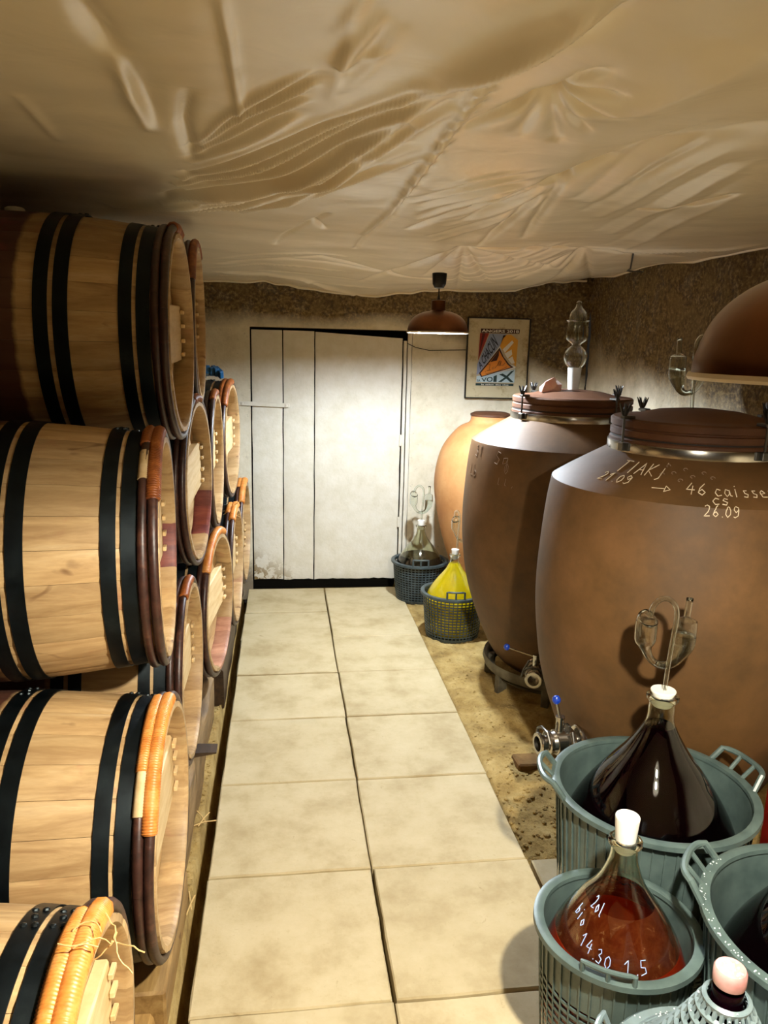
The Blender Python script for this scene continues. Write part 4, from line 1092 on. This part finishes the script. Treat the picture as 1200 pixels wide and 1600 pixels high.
# ---------------------------------------------------------------- pendant lamps
def lamp(c, r, kind, label, strength, cord_top):
    L_ = empty('pendant_lamp', c, 0, label=label, cat='lamp')
    k = r / .145
    out = spline([(.145, 0), (.143, .018), (.130, .052), (.104, .078), (.068, .094), (.040, .099)], 5)
    out = [(a * k, b * k) for a, b in out]
    MB().lathe(out + [(.036 * k, .101 * k), (.034 * k, .103 * k), (.033 * k, .146 * k), (.028 * k, .149 * k), (.006, .150 * k)], 64).build('shade', M['copper'], L_, sharp=40)
    inn = [(a - .0018, b) for a, b in out]
    MB().lathe([(.0, .098 * k)] + inn[::-1], 64).build('shade_lining', M['shade_inner'], L_)
    MB().lathe([(.143 * k, .002), (.1475 * k, .003), (.149 * k, -.001), (.1475 * k, -.004), (.143 * k, -.003), (.143 * k, .002)], 64).build('rim', M['rim_white'], L_)
    MB().lathe([(0, .055), (.018, .055), (.018, .10), (0, .10)], 20).build('socket', M['silicone'], L_)
    MB().lathe([(0, .010), (.012, .012), (.024, .021), (.030, .036), (.026, .052), (.016, .064), (.014, .070), (0, .070)][:], 24).build('bulb', emissive('bulb_' + kind, BULB_COL[kind], strength), L_)
    top = cord_top - c[2]
    MB().tube([(0, 0, .149 * k), (0, 0, .175 * k)], [.009, .004], 10).build('cord_grip', M['black_plastic'], L_)
    MB().tube([(0, 0, .15 * k), (0, 0, top)], .0032, 8).build('cord', M['black_plastic'], L_)
    MB().lathe([(0.006, top - .072), (.022, top - .068), (.032, top - .050), (.035, top - .002), (.030, top), (0, top)], 28).build('ceiling_cup', M['black_plastic'], L_)
    return L_
lamp(BACK_LAMP, .145, 'back', 'lit copper dome pendant lamp hanging near the white door', BACK_W, 1.945)
lamp(NEAR_LAMP, .150, 'near', 'lit copper dome pendant lamp close to the camera at the right edge', NEAR_W, 2.0)

# ---------------------------------------------------------------- poster
PX, PZ0, PZ1 = 1.405, 1.278, 1.803
po = empty('framed_poster', (PX, BACK - .03, (PZ0 + PZ1) / 2), label='framed megaphone poster with lettering in a thin black frame on the back wall', cat='poster')
W2, H2 = .212, .262
def bar_(x0, x1, z0, z1): MB().box(x0, x1, -.012, .012, z0, z1, bev=.002).build('frame_side', M['p_frame'], po, smooth=False)
bar_(-W2, -W2 + .008, -H2, H2); bar_(W2 - .008, W2, -H2, H2); bar_(-W2 + .008, W2 - .008, H2 - .008, H2); bar_(-W2 + .008, W2 - .008, -H2, -H2 + .008)
MB().box(-W2 + .006, W2 - .006, -.002, .006, -H2 + .006, H2 - .006).build('mount', M['mount'], po, smooth=False)
# art drawn in a 0..1 x 0..1 box (x right, y up) of crop [275..985] x [230..1245] in the photo zoom
AX0, AX1, AY0, AY1 = -.138, .128, -.178, .190
def AP(u, v, lay): return (AX0 + (AX1 - AX0) * u, -.0025 - .0006 * lay, AY0 + (AY1 - AY0) * v)
def poly(pts, mat, lay, name='print'):
    me = mesh(name, [AP(u, v, lay) for u, v in pts], [tuple(range(len(pts)))], M[mat], False); return link(name, me, po)
def Q(px, py): return ((px - 280) / 660., 1 - (py - 235) / 1010.)
poly([Q(290, 310), Q(940, 310), Q(930, 1245), Q(280, 1245)], 'p_paper', 0, 'print_sheet')
poly([Q(320, 235), Q(970, 235), Q(965, 310), Q(320, 310)], 'p_brown', 1, 'title_band')
poly([Q(310, 312), Q(460, 312), Q(298, 800)], 'p_red', 1, 'red_ray'); poly([Q(350, 312), Q(400, 312), Q(305, 720)], 'p_dred', 2, 'dark_ray')
poly([Q(470, 320), Q(760, 320), Q(700, 400), Q(640, 560), Q(340, 1010), Q(285, 1060), Q(290, 860)], 'p_blue', 1, 'blue_band')
poly([Q(700, 340), Q(830, 330), Q(950, 420), Q(940, 900), Q(650, 540)], 'p_amber', 1, 'amber_field')
poly([Q(700, 590), Q(850, 430), Q(880, 470), Q(740, 650)], 'p_white', 2, 'light_patch'); poly([Q(735, 665), Q(850, 590), Q(865, 680), Q(790, 750)], 'p_white', 2, 'light_patch'); poly([Q(800, 760), Q(870, 710), Q(915, 830), Q(860, 840)], 'p_white', 2, 'light_patch')
poly([Q(650, 530), Q(330, 1010), Q(355, 1085), Q(930, 920), Q(930, 890), Q(830, 850), Q(720, 730)], 'p_white', 3, 'cone_border')
poly([Q(648, 560), Q(322, 1020), Q(360, 1090), Q(900, 905), Q(820, 845), Q(720, 720)], 'p_brown', 4, 'cone_outline')
poly([Q(640, 610), Q(350, 1020), Q(375, 1070), Q(850, 905), Q(790, 850), Q(700, 720)], 'p_orange', 5, 'cone')
poly([Q(640, 610), Q(500, 820), Q(610, 790), Q(640, 700)], 'p_brown', 6, 'grape_shape')
poly([Q(285, 1075), Q(930, 940), Q(925, 1180), Q(285, 1180)], 'p_cyan', 2, 'lower_field')
poly([Q(275, 1200), Q(915, 1200), Q(915, 1242), Q(275, 1242)], 'p_green', 2, 'bottom_band')
def ptext(s, quad, mat, lay, bold=.02):
    """text stretched onto the quad bl, br, tr, tl (zoom coordinates)"""
    cu = bpy.data.curves.new('t', 'FONT'); cu.body = s; cu.resolution_u = 3; cu.offset = bold
    ob = bpy.data.objects.new('t', cu); C.objects.link(ob)
    dg = bpy.context.evaluated_depsgraph_get(); me = bpy.data.meshes.new_from_object(ob.evaluated_get(dg)); me.name = 'lettering'
    bpy.data.objects.remove(ob)
    xs_ = [v.co.x for v in me.vertices]; ys_ = [v.co.y for v in me.vertices]; x0, x1, y0, y1 = min(xs_), max(xs_), min(ys_), max(ys_)
    q = [Q(*p) for p in quad]
    for v in me.vertices:
        a = (v.co.x - x0) / (x1 - x0); b = (v.co.y - y0) / (y1 - y0)
        u = (q[0][0] * (1 - a) + q[1][0] * a) * (1 - b) + (q[3][0] * (1 - a) + q[2][0] * a) * b
        w_ = (q[0][1] * (1 - a) + q[1][1] * a) * (1 - b) + (q[3][1] * (1 - a) + q[2][1] * a) * b
        v.co = AP(u, w_, lay)
    me.materials.clear(); me.materials.append(M[mat])
    if me.polygons and me.polygons[0].normal.y > 0: me.flip_normals()
    link('lettering', me, po)
ptext('ANGERS 2018', [(335, 298), (955, 298), (955, 248), (335, 248)], 'p_white', 3)
ptext('A CHACUN', [(340, 960), (625, 520), (520, 320), (300, 850)], 'p_navy', 3)
ptext('SA', [(293, 1172), (352, 1172), (352, 1130), (293, 1130)], 'p_green', 4)
ptext('VO', [(370, 1172), (560, 1172), (555, 1075), (370, 1110)], 'p_green', 4)
ptext('I', [(570, 1172), (625, 1172), (625, 1045), (570, 1075)], 'p_green', 4)
ptext('X', [(650, 1172), (915, 1172), (925, 955), (655, 1040)], 'p_green', 4)
ptext('le salon des vins', [(370, 1234), (830, 1234), (830, 1208), (370, 1208)], 'p_white', 4)
m = MB()
def pf(u, v): a = Q(u, v); p = AP(a[0], a[1], 7); return p
for s_ in ([(470, 870), (500, 850), (490, 960), (450, 975), (520, 960)], [(530, 930), (560, 900), (540, 950), (575, 930)], [(580, 900), (590, 930), (610, 880)], [(620, 890), (640, 820), (655, 790), (640, 880), (670, 870), (690, 800), (670, 790), (665, 880), (720, 870), (750, 830)], [(430, 1030), (560, 1000), (640, 975), (780, 900)], [(420, 985), (430, 1000)]):
    m.tube([pf(*p) for p in s_], .0012, 5)
m.build('script_writing', M['p_brown'], po)

# ---------------------------------------------------------------- small things
# cable along the back wall from the lamp side to the poster
m = MB(); m.tube([(.805, BACK - .012, 1.625), (.86, BACK - .014, 1.600), (.95, BACK - .014, 1.583), (1.08, BACK - .014, 1.588), (1.20, BACK - .016, 1.592)], .0028, 6)
tag(m.build('cable', M['black_plastic']), 'thin dark cable running across the back wall to the poster', 'cable')
# half-buried brick
m = MB(); m.box(-.055, .055, -.045, .045, -.05, .035, bev=.006)
o = m.build('brick', plain('brick_brown', '#7f6236', .95, c2='#6a4a26', nscale=30, bump=.5), None, smooth=False); o.location = (.955, 2.66, -.012); o.rotation_euler = (0, .05, .06); tag(o, 'brown brick half buried in the sandy soil right of the path', 'brick')
# red crate edge at far right
m = MB(); m.box(1.40, 1.75, 1.86, 2.0, -.03, .42, bev=.01)
o = m.build('side_panel', M['crate_red'], None, smooth=False)
cr = empty('crate', (1.395, 1.85, 0), label='red plastic crate standing at the right edge behind the large basket', cat='crate')
C.objects.unlink(o); bpy.data.objects.remove(o)
MB().box(0.04, .32, 0.0, .02, -.03, .45, bev=.004).build('front_panel', M['crate_red'], cr, smooth=False)
MB().box(0.04, .06, 0.0, .06, -.03, .45, bev=.004).build('side_panel', M['crate_red'], cr, smooth=False)
MB().box(.30, .32, 0.0, .06, -.03, .45, bev=.004).build('side_panel', M['crate_red'], cr, smooth=False)
MB().box(0.032, .328, -.008, .012, .41, .45, bev=.004).build('rim', M['crate_red'], cr, smooth=False)
for k in range(4): MB().box(.036, .324, -.006, .004, .06 + k * .085, .075 + k * .085, bev=.002).build('rib', M['crate_red'], cr, smooth=False)
# clods of soil and crumbs on the soil
rng = random.Random(3); m = MB()
ico = bmesh.new(); bmesh.ops.create_icosphere(ico, subdivisions=1, radius=1); ico.verts.index_update(); iv = [v.co.copy() for v in ico.verts]; iff = [[v.index for v in f_.verts] for f_ in ico.faces]; ico.free()
for _ in range(1500):
    if rng.random() < .7: x = rng.uniform(.78, 1.35); y = rng.uniform(1.9, 4.9)
    else: x = rng.uniform(-.33, -.285); y = rng.uniform(1.2, 4.9)
    if x > .78 and y > 2.1 and rng.random() < .4: y = rng.uniform(2.1, 2.75)
    s = rng.uniform(.0015, .006) * (1.6 if 2.0 < y < 2.5 and x > 0 else 1)
    z = soil_z(x, y); e = Matrix.Rotation(rng.uniform(0, 6), 4, 'Z')
    m.add([Vector((v.x * s * rng.uniform(.8, 1.6), v.y * s, v.z * s * .7)) for v in iv], iff, Matrix.Translation((x, y, z + s * .2)) @ e)
o = m.build('soil_crumbs', M['soil'], None, smooth=False); tag(o, 'loose crumbs and clods on the sandy soil', 'soil', kind='stuff')
